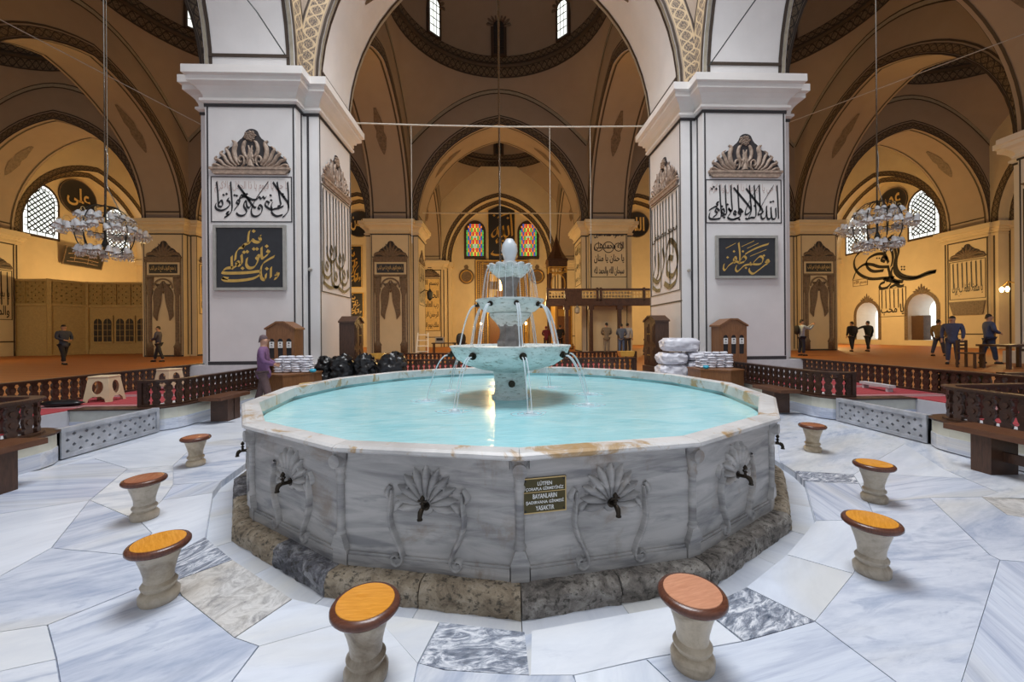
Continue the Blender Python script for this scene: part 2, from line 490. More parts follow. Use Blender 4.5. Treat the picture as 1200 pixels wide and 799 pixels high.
def m_carpet():
    t = NT('red_prayer_carpet'); v = t.coord('Object')
    sp = t.new('ShaderNodeSeparateXYZ'); t.link(v, sp.inputs[0])
    def strp(src, period, stops):
        a = t.new('ShaderNodeMath', operation='MULTIPLY'); a.inputs[1].default_value = 1 / period; t.link(src, a.inputs[0])
        f = t.new('ShaderNodeMath', operation='FRACT'); t.link(a.outputs[0], f.inputs[0])
        return t.ramp(f.outputs[0], stops)
    red = (.36, .035, .045); pale = (.50, .36, .36); dk = (.10, .012, .02)
    c1 = strp(sp.outputs[1], 1.2, [(0, red), (.50, red), (.52, dk), (.56, pale), (.66, dk), (.68, pale), (.78, red), (.80, dk), (.84, red)])
    c2 = strp(sp.outputs[0], .16, [(0, red), (.40, red), (.5, pale), (.6, red)])
    col = t.mix(.28, c1, c2)
    n = t.noise(v, 60, 3); t.bump(n, .4, .01)
    return t.fin(col, .95)
M['carpet'] = m_carpet()
def m_carpet2():
    t = NT('rust_prayer_carpet'); v = t.coord('Object', (1, 1, 1))
    wv = t.wave(v, .42, 1.0, 2, 1, 'Y')
    col = t.ramp(wv, [(0, (.30, .085, .02)), (.4, (.42, .15, .035)), (.75, (.52, .21, .055)), (1, (.28, .08, .02))])
    return t.fin(col, .55)
M['carpet2'] = m_carpet2()
M['lattice'] = flat('grey_lattice_marble', (.40, .42, .46), .4, var=.25, scale=5)
M['greenwhite'] = flat('ivory_painted_kerb', (.66, .66, .56), .5, var=.06)
M['greywall'] = flat('pale_grey_riser', (.56, .55, .56), .6, var=.05)
M['bluefloor'] = flat('blue_grey_floor', (.34, .37, .50), .5, var=.08)
M['bronze'] = flat('dark_bronze', (.045, .035, .025), .35, .8)
M['brasssign'] = flat('olive_brass_plate', (.075, .060, .018), .35, .4)
M['ink'] = flat('black_ink', (.012, .012, .014), .5)
M['paper'] = flat('white_lettering', (.85, .85, .82), .5, var=.03)
M['silver'] = flat('silver_frame', (.42, .40, .36), .35, .5)
M['darkpanel'] = flat('charcoal_panel', (.022, .022, .026), .35)
M['gold'] = flat('gold_leaf', (.62, .38, .09), .35, .35)
M['goldpale'] = flat('pale_gold', (.66, .47, .20), .5)
M['ornament'] = flat('umber_ornament_paint', (.34, .25, .19), .6, var=.35, scale=14)
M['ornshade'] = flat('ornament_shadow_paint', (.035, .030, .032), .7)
M['ornbrown'] = flat('dark_brown_ornament', (.155, .108, .074), .6, var=.35, scale=10)
M['faintpaint'] = flat('faded_red_lettering', (.55, .42, .38), .7)
def m_band(name, bg, c1, c2, per=.5):
    t = NT(name); v = t.coord('UV'); sp = t.new('ShaderNodeSeparateXYZ'); t.link(v, sp.inputs[0])
    a = t.new('ShaderNodeMath', operation='MULTIPLY'); a.inputs[1].default_value = 2 * PI / per; t.link(sp.outputs[0], a.inputs[0])
    cs = t.new('ShaderNodeMath', operation='SINE'); t.link(a.outputs[0], cs.inputs[0])
    y = t.new('ShaderNodeMath', operation='SUBTRACT'); t.link(sp.outputs[1], y.inputs[0]); y.inputs[1].default_value = .5
    ab = t.new('ShaderNodeMath', operation='ABSOLUTE'); t.link(y.outputs[0], ab.inputs[0])
    a2 = t.new('ShaderNodeMath', operation='ABSOLUTE'); t.link(cs.outputs[0], a2.inputs[0])
    k = t.new('ShaderNodeMath', operation='MULTIPLY'); k.inputs[1].default_value = .36; t.link(a2.outputs[0], k.inputs[0])
    d = t.new('ShaderNodeMath', operation='SUBTRACT'); t.link(ab.outputs[0], d.inputs[0]); t.link(k.outputs[0], d.inputs[1])
    d2 = t.new('ShaderNodeMath', operation='ABSOLUTE'); t.link(d.outputs[0], d2.inputs[0])
    chain = t.ramp(d2.outputs[0], [(0, 1.0), (.055, 1.0), (.09, 0.0), (1, 0.0)])
    n = t.noise(v, 16, 4, .7)
    col = t.mix(t.ramp(n, [(.47, 0.0), (.55, 1.0)]), bg, c2)
    col = t.mix(chain, col, c1)
    edge = t.ramp(ab.outputs[0], [(0, 0.0), (.40, 0.0), (.43, 1.0), (.5, 1.0)])
    col = t.mix(edge, col, c1)
    return t.fin(col, .6)
M['bandgold'] = m_band('gold_chain_band', (.10, .08, .075), (.55, .42, .26), (.40, .30, .19), .62)
M['banddark'] = m_band('dark_garland_band', (.22, .16, .10), (.035, .024, .016), (.06, .04, .025), .7)
M['black_plastic'] = NT('black_bin_bag').fin((.012, .012, .013), .28)
M['white_plastic'] = flat('white_wrapped_plastic', (.74, .74, .80), .4, var=.06, scale=6, bump=.3)
M['bluebit'] = flat('light_blue_plastic', (.05, .42, .60), .4)
M['stoolplastic'] = flat('beige_plastic', (.66, .52, .33), .4, var=.05)
M['skin'] = flat('skin', (.50, .28, .19), .55)
M['hair'] = flat('dark_hair', (.02, .015, .012), .6)
M['glasswhite'] = flat('frosted_glass', (.80, .82, .84), .12, var=.1)
M['chrome'] = flat('chrome_metal', (.55, .52, .46), .2, .9)
M['iron'] = flat('iron', (.04, .045, .045), .5, .5)
M['rod'] = flat('pale_tie_rod', (.50, .44, .36), .5)
M['daylight'] = glow('daylit_glass', (.97, 1.0, .93), 1.35)
M['dusk'] = flat('dim_glass', (.03, .03, .035), .2)
M['bulb'] = glow('lit_bulb', (1.0, .72, .30), 14)
M['windowframe'] = flat('dark_window_frame', (.05, .03, .02), .5)
# ================================================================== FLOORS
def circ(n, r, ph=0.0, cx=CX, cy=CY):
    return [(cx + r * math.sin(ph + 2 * PI * k / n), cy - r * math.cos(ph + 2 * PI * k / n)) for k in range(n)]
PH = R(-0.8)
flo = sroot('floor', 'pale marble floor around the fountain')
m = MB(); c0 = circ(16, 2.6, PH); c1 = circ(16, 3.36, PH)
m.add([(x, y, -0.03) for x, y in c0 + c1], [((i + 1) % 16, i, 16 + i, 16 + (i + 1) % 16) for i in range(16)])
part('mortar_bed', m, M['mortar'], flo)
for k in range(16):                         # sunken ring of white slabs round the plinth
    a, b = c0[k], c0[(k + 1) % 16]; c, d = c1[(k + 1) % 16], c1[k]
    for h in (0, 1):
        t0, t1 = (0.002, .499) if h == 0 else (.501, .998)
        L = lambda p, q, t: (p[0] + (q[0] - p[0]) * t, p[1] + (q[1] - p[1]) * t)
        q = [L(a, b, t0), L(d, c, t0), L(d, c, t1), L(a, b, t1)]
        mm = MB(); mm.add([(x, y, 0.0) for x, y in q] + [(x, y, -0.028) for x, y in q], [(0, 3, 2, 1)[::-1], (0, 1, 5, 4), (1, 2, 6, 5), (2, 3, 7, 6), (3, 0, 4, 7)],
                          [((0, 0), (0, .6), (.6, .6), (.6, 0))] + [((0, 0), (0, .1), (.1, .1), (.1, 0))] * 4)
        part('slab', mm, M['slabwhite'], flo)
# outer floor: base in mortar colour with the ring cut out, slabs laid over it
m = MB(); c1 = circ(16, 3.30, PH); big = []
for k in range(16):
    th = PH + 2 * PI * k / 16; dx, dy = math.sin(th), -math.cos(th); s_ = 9.0 / max(abs(dx), abs(dy)); big.append((CX + dx * s_, CY + dy * s_))
m.add([(x, y, 0.055) for x, y in c1 + big] + [(x, y, -0.03) for x, y in c1], [((i + 1) % 16, i, 16 + i, 16 + (i + 1) % 16)[::-1] for i in range(16)] + [(i, (i + 1) % 16, 32 + (i + 1) % 16, 32 + i)[::-1] for i in range(16)])
m.uv = [tuple((m.v[k][0] * .8 + m.v[k][1] * .6, m.v[k][1] * .8 - m.v[k][0] * .6) for k in f) for f in m.f]
part('marble_bed', m, M['slab'], flo)
F_, CYP, ROLL, PSI = 458.0, 391.0, -0.0078, R(2.0)
def ground(x, y, z=0.07):                    # a survey mark of the photograph laid out on the floor plan, in metres
    a, b = x - 600, y - 399.5
    c, s_ = math.cos(ROLL), math.sin(ROLL)
    a, b = a * c + b * s_, -a * s_ + b * c - (CYP - 399.5)
    d = F_ * (1.6 - z) / b
    return (d * (a / F_ * math.cos(PSI) + math.sin(PSI)), d * (math.cos(PSI) - a / F_ * math.sin(PSI)))
def on_step(x, y):                           # pull a mark onto the edge of the sunken ring
    return (x, y, 1)
SV = {}
slabs = [
 ('slabdark', 5, [(517, 724), (615, 736), (621, 791), (520, 785), (490, 777)]),
 ('slabwhite', 12, [(622, 737), (778, 703), (845, 693), (836, 725), (870, 751), (757, 772), (672, 791), (621, 791)]),
 ('slabdark', 35, [(845, 693), (876, 689), (955, 728), (872, 751), (836, 725)]),
 ('slabwhite', 20, [(342, 702), (400, 711), (517, 724), (490, 777), (400, 766), (303, 757), (275, 747)]),
 ('slabspeckle', 40, [(267, 658), (342, 702), (275, 747), (213, 698), (203, 681)]),
 ('slabdark', 70, [(232, 632), (267, 658), (203, 681), (190, 657)]),
 ('slabwhite', 10, [(303, 757), (400, 766), (490, 777), (472, 860), (225, 860)]),
 ('slab', 55, [(490, 777), (520, 785), (621, 791), (672, 791), (690, 860), (472, 860)]),
 ('slabwhite', 70, [(672, 791), (757, 772), (850, 860), (690, 860)]),
 ('slabstripe', 12, [(757, 772), (872, 751), (955, 728), (1112, 845), (1112, 860), (850, 860)]),
 ('slabwhite', 55, [(876, 689), (923, 650), (1000, 672), (955, 728)]),
 ('slabwhite', 30, [(923, 650), (961, 611), (1027, 609), (1000, 672)]),
 ('slabstripe', 80, [(952, 565), (1007, 567), (1018, 590), (1027, 609), (961, 611)]),
 ('slabdark', 20, [(950, 553), (1000, 556), (1007, 567), (952, 565)]),
 ('slab', 8, [(1018, 590), (1089, 583), (1160, 650), (1172, 656), (1112, 845), (955, 728), (1000, 672), (1027, 609)]),
 ('slabstripe', 65, [(1172, 656), (1320, 668), (1420, 860), (1112, 860), (1112, 845)]),
 ('slab', 20, [(1089, 583), (1150, 582), (1180, 603), (1320, 625), (1320, 668), (1172, 656), (1160, 650)]),
 ('slabspeckle', 0, [(1150, 582), (1260, 586), (1300, 622), (1180, 603)]),
 ('slabstripe', 12, [(1007, 567), (1040, 556), (1130, 560), (1170, 577), (1150, 582), (1089, 583), (1018, 590)]),
 ('slab', 15, [(1130, 560), (1105, 549), (1260, 560), (1290, 590), (1150, 582), (1170, 577)]),
 ('slab', 30, [(907, 541), (907, 500), (985, 497), (1060, 520), (1000, 556), (950, 553)]),
 ('slabwhite', 30, [(1060, 520), (1105, 549), (1130, 560), (1040, 556), (1007, 567), (1000, 556)]),
 ('slab', 35, [(56, 732), (160, 690), (213, 698), (275, 747), (303, 757), (225, 860), (80, 860), (66, 772)]),
 ('slabwhite', 20, [(-200, 770), (56, 732), (66, 772), (-200, 830)]),
 ('slab', 10, [(-200, 830), (66, 772), (80, 860), (-200, 880)]),
 ('slab', 25, [(-200, 770), (-200, 690), (0, 675), (60, 642), (150, 650), (190, 657), (203, 681), (213, 698), (160, 690), (56, 732)]),
 ('slabwhite', 40, [(-200, 690), (-160, 610), (0, 602), (105, 586), (60, 642), (0, 675)]),
 ('slab', 45, [(60, 642), (105, 586), (165, 611), (178, 625), (150, 650)]),
 ('slabwhite', 60, [(165, 611), (190, 586), (245, 578), (232, 632), (190, 657), (150, 650), (178, 625)]),
 ('slab', 20, [(105, 586), (150, 549), (203, 545), (203, 568), (190, 586), (165, 611)]),
 ('slabstripe', 85, [(190, 586), (203, 568), (247, 565), (245, 578)]),
 ('slab', 15, [(203, 568), (203, 545), (230, 520), (285, 512), (285, 543), (247, 565)]),
 ('slabstripe', 5, [(-160, 610), (-120, 575), (60, 549), (110, 537), (150, 549), (105, 586), (0, 602)]),
 ('slabwhite', 0, [(60, 549), (165, 517), (230, 500), (285, 493), (285, 512), (230, 520), (203, 545), (150, 549), (110, 537)]),
]
for mat, ang, poly in slabs:
    pts = [ground(*p) for p in poly]
    out = []
    for (x, y), (px, py) in zip(pts, poly):
        rr = math.hypot(x - CX, y - CY)
        if rr < 3.42 or (px in (876, 923, 961, 952, 907, 950, 342, 267, 232, 845, 778, 615, 517, 622, 285, 400, 245, 247) and rr < 3.55):
            th = math.atan2(x - CX, -(y - CY)); k = (th - PH) / (2 * PI / 16); fr = k - math.floor(k)
            re = 3.30 * math.cos(PI / 16) / math.cos((fr - .5) * 2 * PI / 16)
            x, y = CX + re * math.sin(th), CY - re * math.cos(th)
        out.append((x, y))
    cx_ = sum(p[0] for p in out) / len(out); cy_ = sum(p[1] for p in out) / len(out)
    sh = []
    for x, y in out:
        L = math.hypot(x - cx_, y - cy_); g = .004
        sh.append((x - (x - cx_) / L * g, y - (y - cy_) / L * g))
    ca, sa = math.cos(R(ang)), math.sin(R(ang))
    n = len(sh)
    vs = [(x, y, 0.07) for x, y in sh] + [(x, y, 0.0) for x, y in sh]
    uvf = lambda p: (p[0] * ca + p[1] * sa, -p[0] * sa + p[1] * ca)
    ar = sum(sh[i][0] * sh[(i + 1) % n][1] - sh[(i + 1) % n][0] * sh[i][1] for i in range(n))
    top = tuple(range(n)) if ar > 0 else tuple(range(n - 1, -1, -1))
    fs = [top] + [(i, (i + 1) % n, n + (i + 1) % n, n + i) for i in range(n)]
    mm = MB(); mm.add(vs, fs, [tuple(uvf(vs[k]) for k in f) for f in fs])
    part('slab', mm, M[mat], flo)
# the rest of the court paved in a plain pattern (mostly behind the basin)
i = 0
for yy in range(7):
    for xx in range(8):
        x0, x1 = CX - 5.6 + xx * 1.4, CX - 5.6 + xx * 1.4 + 1.394
        y0, y1 = 7.15 + yy * .8, 7.15 + yy * .8 + .794
        if y0 > 9.5: continue
        if min(math.hypot(x - CX, y - CY) for x in (x0, x1, (x0 + x1) / 2) for y in (y0, y1)) < 3.35: continue
        mm = MB(); mm.add([(x0, y0, .069), (x1, y0, .069), (x1, y1, .069), (x0, y1, .069)], [(0, 1, 2, 3)], [((x0, y0), (x1, y0), (x1, y1), (x0, y1))])
        part('slab', mm, M['slab' if (xx + yy) % 3 else 'slabwhite'], flo)

# raised prayer platforms (z .44) round the court with the two side passages
ZP = .44
plat = sroot('platform', 'raised platform around the fountain court')
def blk(name, x0, x1, y0, y1, z0, z1, mt):
    mm = MB(); mm.bb(x0, x1, y0, y1, z0, z1); return part(name, mm, M[mt], plat)
for sx in (-1, 1):
    X = lambda v: CX + sx * v
    for y0, y1 in ((-3, 5.05), (6.55, 9.75)):
        a, b = sorted((X(5.75), X(7.0))); blk('platform_body', a, b, y0, y1, 0, ZP - .012, 'greywall')
    a, b = sorted((X(7.0), X(8.3))); blk('platform_body', a, b, -3, 9.75, 0, ZP - .012, 'greywall')
    a, b = sorted((X(5.75), X(7.0))); blk('passage_floor', a, b, 5.05, 6.55, 0, .15, 'bluefloor')
blk('platform_body', CX - 8.3, CX + 8.3, 9.75, 11.6, 0, ZP - .012, 'greywall')
# carpets
def carpet(name, x0, x1, y0, y1, z, mt, label):
    mm = MB(); mm.bb(x0, x1, y0, y1, z - .012, z); return solo(name, mm, M[mt], label, 'carpet')
carpet('aisle_carpet', CX - 7.92, CX - 6.1, -3, 4.92, ZP, 'carpet', 'red striped carpet strip behind the near left balustrade')
carpet('aisle_carpet', CX + 6.1, CX + 7.92, -3, 4.92, ZP, 'carpet', 'red striped carpet strip behind the near right balustrade')
carpet('aisle_carpet', CX - 7.92, CX - 6.1, 6.72, 9.7, ZP, 'carpet', 'red striped carpet under the beige plastic stools')
carpet('aisle_carpet', CX + 6.1, CX + 7.92, 6.72, 9.7, ZP, 'carpet', 'red striped carpet beyond the right lattice panel, under the white board')
carpet('aisle_carpet', CX - 7.92, CX - 7.02, 5.06, 6.70, ZP, 'carpet', 'short red carpet piece at the inner end of the left passage')
carpet('aisle_carpet', CX + 7.02, CX + 7.92, 5.06, 6.70, ZP, 'carpet', 'short red carpet piece at the inner end of the right passage')
carpet('aisle_carpet', CX - 3.7, CX + 3.7, 11.45, 14.95, ZP + .004, 'carpet', 'red carpet between the two rear balustrades behind the fountain')
mm = MB(); mm.bb(CX - 33, CX + 33, 11.6, 38, .2, ZP - .002); mm.bb(CX - 33, CX - 8.3, -3, 11.6, .2, ZP - .002); mm.bb(CX + 8.3, CX + 33, -3, 11.6, .2, ZP - .002)
struct('floor', mm, M['carpet2'], 'wide rust coloured prayer carpet of the hall')

# ================================================================== ARCHES AND VAULTS
H = P / 2 - F                     # half span
Q = P / 2 - A                     # half side of a bay between arch faces
def za(s_, e=1.1):
    r = H + e
    return ZS + math.sqrt(max(0, r * r - (abs(s_) + e) ** 2))
def arch_pts(n=28, off=0.0, z0=ZS, h=H, e=1.1):
    # evenly stepped points along the pointed arch, off = outward offset
    pts = []
    r = h + e
    top = math.acos(e / r)
    for k in range(n // 2 + 1):
        a = top * k / (n // 2)
        pts.append(((r + off) * math.cos(a) - e, z0 + (r + off) * math.sin(a)))
    if off: pts[-1] = (0.0, z0 + math.sqrt((r + off) ** 2 - e * e))
    right = pts
    return [(-x, z) for x, z in right][:-1] + right[::-1]
def zb(u):
    return 13.15 + 3.15 * (1 - abs(u) ** 1.9)

def make_arch(name, label, lit=False):
    root = sroot(name, label)
    pts = arch_pts()
    m = MB(); m.grid([[(x, -A, z), (x, A, z)] for x, z in pts][::-1]); part('soffit', m, M['plaster' if lit else 'vault'], root, smooth=True)  # pale or darkened plaster stands in for lit and dim soffits
    for sgn in (-1, 1):
        m = MB(); N = 36; rows = []
        xs = sorted(set([-Q, -H] + [x for x, z in arch_pts(36)] + [H, Q]))
        for x in xs: rows.append([(x, sgn * A, za(x) if abs(x) < H else ZS), (x, sgn * A, zb(x / Q))])
        if sgn > 0: rows = rows[::-1]
        m.grid(rows); part('spandrel', m, M['vault'], root)
    # painted lines: soffit frame, arris lines, garland band and the upper arc
    m = MB()
    for y0 in (-A + .16, A - .16):
        q = arch_pts(28, -.012)
        m.grid([[(x, y0 - .045, z), (x, y0 + .045, z)] for x, z in q][::-1])
    for k in (0, -1):
        x, z = arch_pts(28, -.012)[k]
        m.bb(x - .03, x + .03, -A + .12, A - .12, z + .40, z + .48)
    for sgn in (-1, 1):
        mm = MB(); ribbon(mm, arch_pts(28, .62 if lit else .50), .05 if lit else .07, y=0); mm.v = [(a, sgn * (A + .012), c) for a, b, c in mm.v]; m.add(mm.v, mm.f)
        mm = MB(); ribbon(mm, arch_pts(28, .04), .07, y=0); mm.v = [(a, sgn * (A + .012), c) for a, b, c in mm.v]; m.add(mm.v, mm.f)
        ul = [(-Q * math.cos(PI * k / 30), zb(math.cos(PI * k / 30)) - .12) for k in range(31)]
        mm = MB(); ribbon(mm, ul, .30, y=0); mm.v = [(a, sgn * (A + .012), c) for a, b, c in mm.v]; m.add(mm.v, mm.f)
    part('painted_line', m, M['brownline'], root)
    m = MB()
    for sgn in (-1, 1):
        ul = [(-Q * math.cos(PI * k / 30), zb(math.cos(PI * k / 30)) - .12) for k in range(31)]
        mm = MB(); ribbon(mm, ul, .17, y=0); mm.v = [(a, sgn * (A + .018), c) for a, b, c in mm.v]; m.add(mm.v, mm.f)
    part('painted_stripe', m, M['stripe'], root)
    if lit:
        m = MB()
        for y0 in (-A + .06, A - .06):
            q = arch_pts(28, -.010); m.grid([[(x, y0 - .045, z), (x, y0 + .045, z)] for x, z in q][::-1])
        part('painted_border', m, M['stripe'], root)
    m = MB()
    for sgn in (-1, 1):
        mm = MB(); ribbon(mm, arch_pts(28, .34 if lit else .25), .46 if lit else .32, y=0); mm.v = [(a, sgn * (A + .015), c) for a, b, c in mm.v]; m.add(mm.v, mm.f, mm.uv)
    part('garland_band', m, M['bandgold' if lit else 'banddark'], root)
    # painted leaf sprays on the soffit beside the crown
    m = MB()
    for sg in (-1, 1):
        for j in range(7):
            t = .30 + .035 * j
            x, z = pts[int(t * 28)] if sg < 0 else pts[28 - int(t * 28)]
        cen = [arch_pts(56, -.02)[int(56 * (.5 + sg * (.16 + .022 * j)))] for j in range(7)]
        wd = [.06, .20, .26, .20, .28, .16, .03]
        m.grid([[(x, -wd[j], z), (x, wd[j], z)] for j, (x, z) in enumerate(cen)])
    part('leaf_spray', m, M['ornbrown'], root)
    return root

proto_lit = None; proto_dark = None
def arch_at(x, y, rz, lit, label):
    global proto_lit, proto_dark
    pr = proto_lit if lit else proto_dark
    if pr is None:
        pr = make_arch('vault_arch', label, lit); pr.location = (x, y, 0); pr.rotation_euler = (0, 0, rz)
        if lit: proto_lit = pr
        else: proto_dark = pr
        return pr
    return dup(pr, (x, y, 0), rz, label)
row = {1: 11.75, 2: 24.65}
names = ['far left', 'left', 'central', 'right', 'far right']
bpy.context.view_layer.update()
for r_, yy in row.items():
    for c_ in (-2, -1, 0, 1, 2):
        lit = (r_ == 1 and c_ == 0)
        arch_at(CX + c_ * P, yy, 0, lit, '%s arch across the %s row of pillars' % (names[c_ + 2], 'front' if r_ == 1 else 'second'))
for yy, nm in ((5.3, 'first'), (18.2, 'second'), (31.1, 'third')):
    for c_ in (-1.5, -.5, .5, 1.5):
        lit = (yy == 5.3 and abs(c_) == .5)
        arch_at(CX + c_ * P, yy, R(90), lit, 'arch running back between pillars, %s bay, line %s' % (nm, {-1.5: 'far left', -.5: 'left', .5: 'right', 1.5: 'far right'}[c_]))

def make_vault(label, dome=True):
    root = sroot('ceiling', label)
    r0 = 5.22; z0 = 16.92; N = 64
    # pendentive field from the square of arches to the ring
    rows = []
    for j in range(9):
        t = j / 8; row_ = []
        for k in range(N):
            th = 2 * PI * (k + .0) / N
            dx, dy = math.cos(th), math.sin(th); s_ = Q / max(abs(dx), abs(dy)); bx, by = dx * s_, dy * s_
            u = (by if abs(dx) > abs(dy) else bx) / Q; zz = zb(u)
            rr = math.hypot(bx, by); tt = 1 - (1 - t) ** 1.35
            rad = rr + (r0 - rr) * tt ** 1.15; z = zz + (z0 - zz) * t ** .9
            row_.append((dx * rad, dy * rad, z))
        rows.append(row_)
    m = MB(); m.grid(rows, cv=True); part('pendentive', m, M['vault'], root, smooth=True)
    def ringband(name, prof, mt, uvs=True):
        rows = [[(r * math.cos(2 * PI * k / N), r * math.sin(2 * PI * k / N), z) for k in range(N)] for r, z in prof]
        L = 2 * PI * r0 / N
        m = MB(); m.grid(rows, cv=True, uv=lambda i, j: (j * L, i / (len(prof) - 1)))
        return part(name, m, M[mt], root, smooth=True)
    ringband('ring_line', [(r0 + .06, z0 - .10), (r0 - .03, z0 + .03)], 'brownline')
    ringband('ring_band', [(r0 - .03, z0), (r0 - .03, z0 + .62)], 'banddark')
    ringband('ring_cornice', [(r0 - .02, z0 + .60), (r0 - .15, z0 + .66), (r0 - .15, z0 + .80), (r0 - .06, z0 + .86)], 'brownline')
    ringband('ring_band', [(r0 - .08, z0 + .82), (r0 - .08, z0 + 1.24)], 'banddark')
    if dome:
        zd = z0 + 1.2; prof = [(r0 - .05, zd - .03)] + [((r0 - .05) * math.cos(R(a)), zd + 1.3 + 4.0 * math.sin(R(a))) for a in (0, 15, 30, 45, 60, 75, 88)]
        ringband('dome', prof, 'vault')
        for k in range(8):
            a = 2 * PI * k / 8
            wr = bpy.data.objects.new('window', None)
            s0 = MB(); ow, hh = .46, 1.75
            arc = [(ow * math.cos(PI * j / 12), hh + ow * math.sin(PI * j / 12)) for j in range(13)]
            s0.slab([(ow, 0)] + arc + [(-ow, 0)], -.10, .06)
            wf = part('window', s0, M['windowframe'], root)
            wf.location = ((r0 - .10) * math.cos(a), (r0 - .10) * math.sin(a), zd + .0); wf.rotation_euler = (0, 0, a - PI / 2)
            p0 = MB(); iw = .30
            arc = [(iw * math.cos(PI * j / 12), hh + iw * math.sin(PI * j / 12)) for j in range(13)]
            p0.slab([(iw, .12)] + arc + [(-iw, .12)], -.125, -.11)
            part('pane', p0, M['dusk' if k in (2,) else 'daylight'], wf)
            b0 = MB()
            for z in (.5, .9, 1.3, 1.7): b0.bb(-iw, iw, -.15, -.125, z, z + .03)
            for x in (-.1, .1): b0.bb(x - .012, x + .012, -.15, -.125, .12, 2.0)
            part('glazing_bar', b0, M['ink'], wf)
            cr = MB()
            for q in range(-4, 5):
                an = R(90 + q * 22); L = .5 - abs(q) * .03
                ridge(cr, [(0 + .33 * math.cos(an), hh + .33 * math.sin(an)), (.66 * math.cos(an), hh + .1 + .72 * math.sin(an)), ((.33 + L) * math.cos(an + q * .05), hh + .12 + (.40 + L) * math.sin(an))], [.10, .22, .06], .05, -.10)
            part('crest', cr, M['ornbrown'], wf)
            bpy.data.objects.remove(wr)
    else:
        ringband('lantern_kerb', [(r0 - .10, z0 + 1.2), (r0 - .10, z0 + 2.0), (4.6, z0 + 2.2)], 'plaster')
    return root
v0 = make_vault('pendentive ceiling under the dome behind the fountain bay')
v0.location = (CX, 18.2, 0)
bpy.context.view_layer.update()
for c_ in (-2, -1, 1, 2): dup(v0, (CX + c_ * P, 18.2, 0), 0, 'domed ceiling of the %s bay in the middle row' % names[c_ + 2])
for c_ in (-2, -1, 0, 1, 2): dup(v0, (CX + c_ * P, 31.1, 0), 0, 'domed ceiling of the %s bay before the end wall' % names[c_ + 2])
for c_ in (-1, 1): dup(v0, (CX + c_ * P, 5.3, 0), 0, 'domed ceiling of the bay %s of the fountain' % ('left' if c_ < 0 else 'right'))
vl = make_vault('open lantern ring over the fountain', False); vl.location = (CX, CY, 0)

# ================================================================== PILLARS
def plan(o):
    f, a = F + o, A + o
    return [(a, -f), (a, -a), (f, -a), (f, a), (a, a), (a, f), (-a, f), (-a, a), (-f, a), (-f, -a), (-a, -a), (-a, -f)]
def make_pillar(label, z0=ZP, plinth=None, mat='plaster'):
    root = thing('pillar', label, 'pillar')
    m = MB(); m.prism(plan(0)[::-1], z0, ZS); part('shaft', m, M[mat], root)
    prof = [(.03, 7.52), (.09, 7.56), (.09, 7.62), (.03, 7.66), (.04, 7.72), (.08, 7.80), (.16, 7.89), (.27, 7.96), (.27, 8.08), (.34, 8.11), (.34, ZS)]
    m = MB(); rows = [[(x, y, z) for x, y in plan(o)] for o, z in prof]; rows.append([(x, y, ZS) for x, y in plan(-.3)])
    m.grid(rows[::-1], cv=True); part('cornice', m, M['cornice' if mat == 'plaster' else mat], root)
    m = MB(); rows = [[(x, y, z) for x, y in plan(o)] for o, z in ((.004, 7.44), (.02, 7.44), (.02, 7.51), (.004, 7.51))]
    m.grid(rows[::-1], cv=True)
    for q in range(4):
        mm = MB()
        for sx in (-1, 1):
            mm.bb(sx * (A - .055) - .018, sx * (A - .055) + .018, -F - .010, -F + .01, z0 + .1, 7.44)
            mm.bb(sx * (A + .12) - .028, sx * (A + .12) + .028, -A - .010, -A + .01, z0 + .1, 7.44)
        mm.bb(-A + .03, A - .03, -F - .010, -F + .01, z0, z0 + .09)
        mm.xf(Matrix.Rotation(q * PI / 2, 4, 'Z')); m.add(mm.v, mm.f)
    part('painted_line', m, M['line'], root)
    if plinth:
        m = MB(); m.bb(-F - .03, F + .03, -F - .03, F + .03, ZP, z0); part('plinth', m, M['greywall'], root)
    return root
pA = make_pillar('front left pillar, square, with the two line black and gold panel', .86, True); pA.location = (CX - 6.45, 11.75, 0)
bpy.context.view_layer.update()
pB = dup(pA, (CX + 6.45, 11.75, 0), 0, 'front right pillar, square, with the small landscape black and gold panel')
pC = dup(pA, (CX + 19.35, 11.75, 0), 0, 'outermost front pillar on the right, cut by the picture edge')
pG = dup(pA, (CX - 19.35, 11.75, 0), 0, 'outermost front pillar on the left, beyond the picture edge')
pD = make_pillar('second row pillar left of the fountain with a painted curtained niche', ZP, False, 'cream'); pD.location = (CX - 6.45, 24.65, 0)
bpy.context.view_layer.update()
pE = dup(pD, (CX + 6.45, 24.65, 0), 0, 'second row pillar right of the fountain behind the wooden gallery')
pFl = dup(pD, (CX - 19.35, 24.65, 0), 0, 'second row pillar at far left with a painted niche')
pFr = dup(pD, (CX + 19.35, 24.65, 0), 0, 'second row pillar at far right with a painted niche')

# ================================================================== OUTER WALLS
YW, XW = 37.2, 32.0
m = MB(); m.bb(-34, 34, YW, YW + .5, 0, 18.5); m.bb(-34, 34, YW - .9, YW, 16.2, 18.5)
struct('wall_back', m, M['cream'], 'cream end wall with the prayer niche')
m = MB(); m.bb(CX - XW - .5, CX - XW, -3, YW, 0, 18.5); struct('wall_left', m, M['cream'], 'cream side wall at the far left')
# right wall with two deep arched niches
def arc_poly(x, w_, z0, h, n=14):
    return [(x + w_, z0)] + [(x + w_ * math.cos(PI * j / n), h + w_ * 1.08 * math.sin(PI * j / n)) for j in range(n + 1)] + [(x - w_, z0)]
